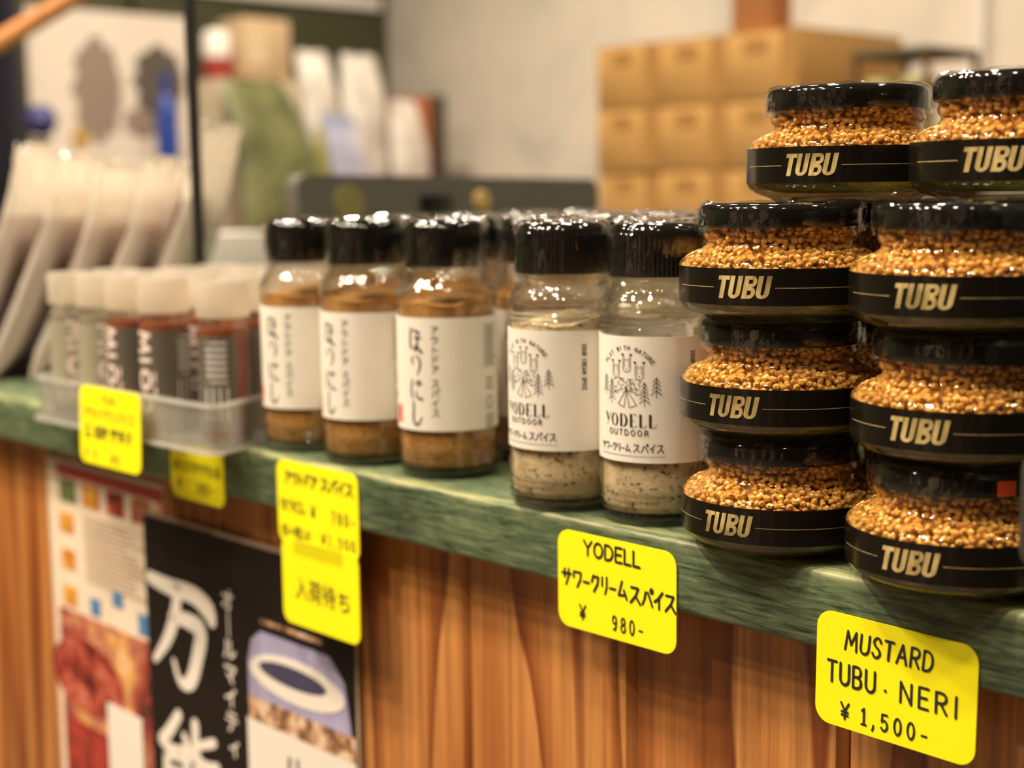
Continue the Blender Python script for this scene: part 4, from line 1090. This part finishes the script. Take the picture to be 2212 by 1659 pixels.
cl = thing('navy_curtain', 'dark navy curtain hanging beside the white board', 'curtain', (-2.68, .72, ZS))
b = MB(); vs = []; fs = []; n = 40
for k in range(n + 1):
    yy = -.30 + .41 * k / n; xx = .018 * sin(k * 1.05)
    vs += [(xx, yy, 0), (xx, yy, 1.2), (xx - .004, yy, 1.2), (xx - .004, yy, 0)]
for k in range(n):
    for j in range(4): fs.append((k * 4 + j, k * 4 + 4 + j, k * 4 + 4 + (j + 1) % 4, k * 4 + (j + 1) % 4))
fs += [(0, 1, 2, 3), (n * 4 + 3, n * 4 + 2, n * 4 + 1, n * 4)]
b.add(vs, fs).build('cloth', plain('navy_cloth', (0.012, 0.010, 0.022), 0.9), cl)
MB().box(-.012, .012, -.33, .13, 1.2, 1.225).build('rail', BLACKP, cl, smooth=False)
o = MB().lathe([(0, -.03), (.02, -.024), (.03, 0), (.02, .024), (0, .03)], 24).build('blue_ball', plain('indigo_plastic', (0.035, 0.035, 0.16), 0.5)); o.location = (-2.56, .800, ZS + .24)
tag(o, 'small round indigo ornament in front of the navy curtain', 'ornament')
o.location.z = ZS + .0301
bp = MB().lathe([(0, 0), (.03, 0), (.03, .006), (.007, .01), (.007, .20), (.02, .208), (0, .21)], 24).build('ornament_stand', BLACKP); bp.location = (-2.56, .800, ZS)
tag(bp, 'small black pedestal under the indigo ornament', 'pedestal'); o.location.z = ZS + .21 + .0301
# wooden pole leaning high up
stick = MB().lathe([(0, -.34), (.0125, -.34), (.0125, .34), (0, .34)], 20).build('wooden_pole', plain('orange_wood', (0.56, 0.22, 0.06), 0.45, 0, .15, 30))
d = Vector((.056, .070, .052)).normalized()
stick.location = Vector((-1.836, .451, .362)); stick.rotation_euler = d.to_track_quat('Z', 'Y').to_euler()
tag(stick, 'slanting orange wooden pole in front of the navy curtain', 'pole')
# packaged goods
def pack(name, lab, cat, loc, w, d_, h, mat, bev=.004, extra=None):
    t = thing(name, lab, cat, loc)
    MB().box(-d_ / 2, d_ / 2, -w / 2, w / 2, 0, h).build('body', mat, t, bevel=bev)
    if extra: extra(t)
    return t
BEI = plain('beige_card', (0.56, 0.40, 0.24), 0.6, 0, .08, 14)
pack('white_carton', 'wide tall cream carton under the beige box on the shelf', 'carton', (-2.66, 1.300, ZS), .195, .12, .335, plain('cream_card', (0.50, 0.42, 0.30), 0.6, 0, .06, 10), .004,
     lambda t: MB().box(.06, .0615, -.05, .04, .02, .12).build('peach_panel', plain('peach_card', (0.62, 0.38, 0.19), 0.6), t, smooth=False))
pack('beige_box', 'beige paper box resting on the tall cream carton', 'box', (-2.66, 1.325, ZS + .3353), .115, .10, .125, BEI, .003,
     lambda t: MB().box(.05, .0512, -.05, .0, .03, .10).build('pale_panel', plain('pale_panel', (0.66, 0.52, 0.32), 0.6), t, smooth=False))
o = thing('red_based_jar', 'white jar with a red base standing beside the beige box', 'jar', (-2.66, 1.236, ZS + .3353))
MB().lathe([(0, 0), (.026, 0), (.028, .004), (.028, .045), (0, .045)], 28).build('red_part', plain('brick_red', (0.36, 0.04, 0.03), 0.5), o)
MB().lathe([(0, .045), (.028, .045), (.028, .090), (.020, .10), (0, .102)], 28).build('white_cap', WHITE, o)
def leafpack(name, lab, loc, rz, hgt, wid, th, mat, seed, bend=.05, panel=None):
    t = thing(name, lab, 'packet', loc, rz); rnd = random.Random(seed)
    b = MB(); NU, NV = 20, 22; vs = []; fs = []
    for j in range(NV + 1):
        v = j / NV; tt = th * max(.05, (1 - abs(2 * v - 1) ** 3)); ww = wid * (.78 + .22 * sin(PI * v))
        for i in range(NU):
            a = 2 * PI * i / NU
            vs.append((tt / 2 * sin(a) - bend * v * v + rnd.uniform(-1, 1) * .002, ww / 2 * math.copysign(abs(cos(a)) ** .7, cos(a)) + bend * .4 * sin(v * 3), v * hgt + .006 * sin(6 * a) * (v > .95)))
    for j in range(NV):
        for i in range(NU):
            i2 = (i + 1) % NU; fs.append((j * NU + i, j * NU + i2, (j + 1) * NU + i2, (j + 1) * NU + i))
    fs.append(tuple(range(NU - 1, -1, -1))); fs.append(tuple(NV * NU + i for i in range(NU)))
    b.add(vs, fs).build('wrapper', mat, t)
    if panel: MB().box(th / 2 - .004, th / 2 + .001, -wid * .30, wid * .30, hgt * .25, hgt * .6).build('front_panel', panel, t, smooth=False)
    return t
mk_print('green_packet', [(0.35, (0.06, 0.065, 0.02)), (0.55, (0.17, 0.18, 0.07)), (0.75, (0.34, 0.33, 0.24))], 7)
mk_print('blue_white_packet', [(0.35, (0.20, 0.22, 0.34)), (0.6, (0.62, 0.58, 0.60))], 6)
leafpack('green_packet', 'curved green foil packet leaning among the shelf goods', (-2.520, 1.270, ZS), .1, .33, .20, .05, MATS['green_packet'], 1, .07)
leafpack('silver_packet', 'pale bluish packet beside the green foil packet', (-2.44, 1.395, ZS), .0, .26, .10, .05, MATS['blue_white_packet'], 2, .04)
leafpack('white_packet', 'crumpled white plastic packet in front of the olive panel', (-2.60, 1.445, ZS), .0, .40, .10, .06, MATS['crinkle_white'], 3, .03, plain('lime_patch', (0.42, 0.42, 0.08), 0.5))
leafpack('long_white_packet', 'long drooping white packet next to the bare plaster wall', (-2.62, 1.580, ZS), .1, .40, .13, .06, MATS['crinkle_white'], 4, .02)
leafpack('folded_white_packet', 'folded white packet in front of the orange book', (-2.56, 1.655, ZS), .15, .30, .11, .05, MATS['crinkle_white'], 5, .02)
pack('orange_book', 'orange-brown book standing behind the folded white packet', 'book', (-2.66, 1.720, ZS), .035, .15, .315, plain('rust_cover', (0.40, 0.11, 0.03), 0.5), .002)
pack('dark_file', 'dark brown file standing between the book and the wall', 'file', (-2.66, 1.765, ZS), .03, .16, .32, plain('dark_file', (0.07, 0.05, 0.035), 0.6), .002)
pack('amber_bottle_box', 'narrow dark amber box between the white packets', 'box', (-2.74, 1.515, ZS), .040, .08, .36, plain('dark_amber', (0.085, 0.055, 0.012), 0.5), .003)
pn = thing('olive_panel', 'dark olive wall panel above the packaged goods', 'panel', (-2.93, 1.62, .28))
MB().box(-.015, .012, -.42, .26, 0, .75).build('board', plain('olive_panel', (0.060, 0.062, 0.028), 0.7, 0, .15, 4), pn, bevel=.004)
MB().box(.012, .02, -.40, .24, .30, .33).build('rail', WHITE, pn, smooth=False)
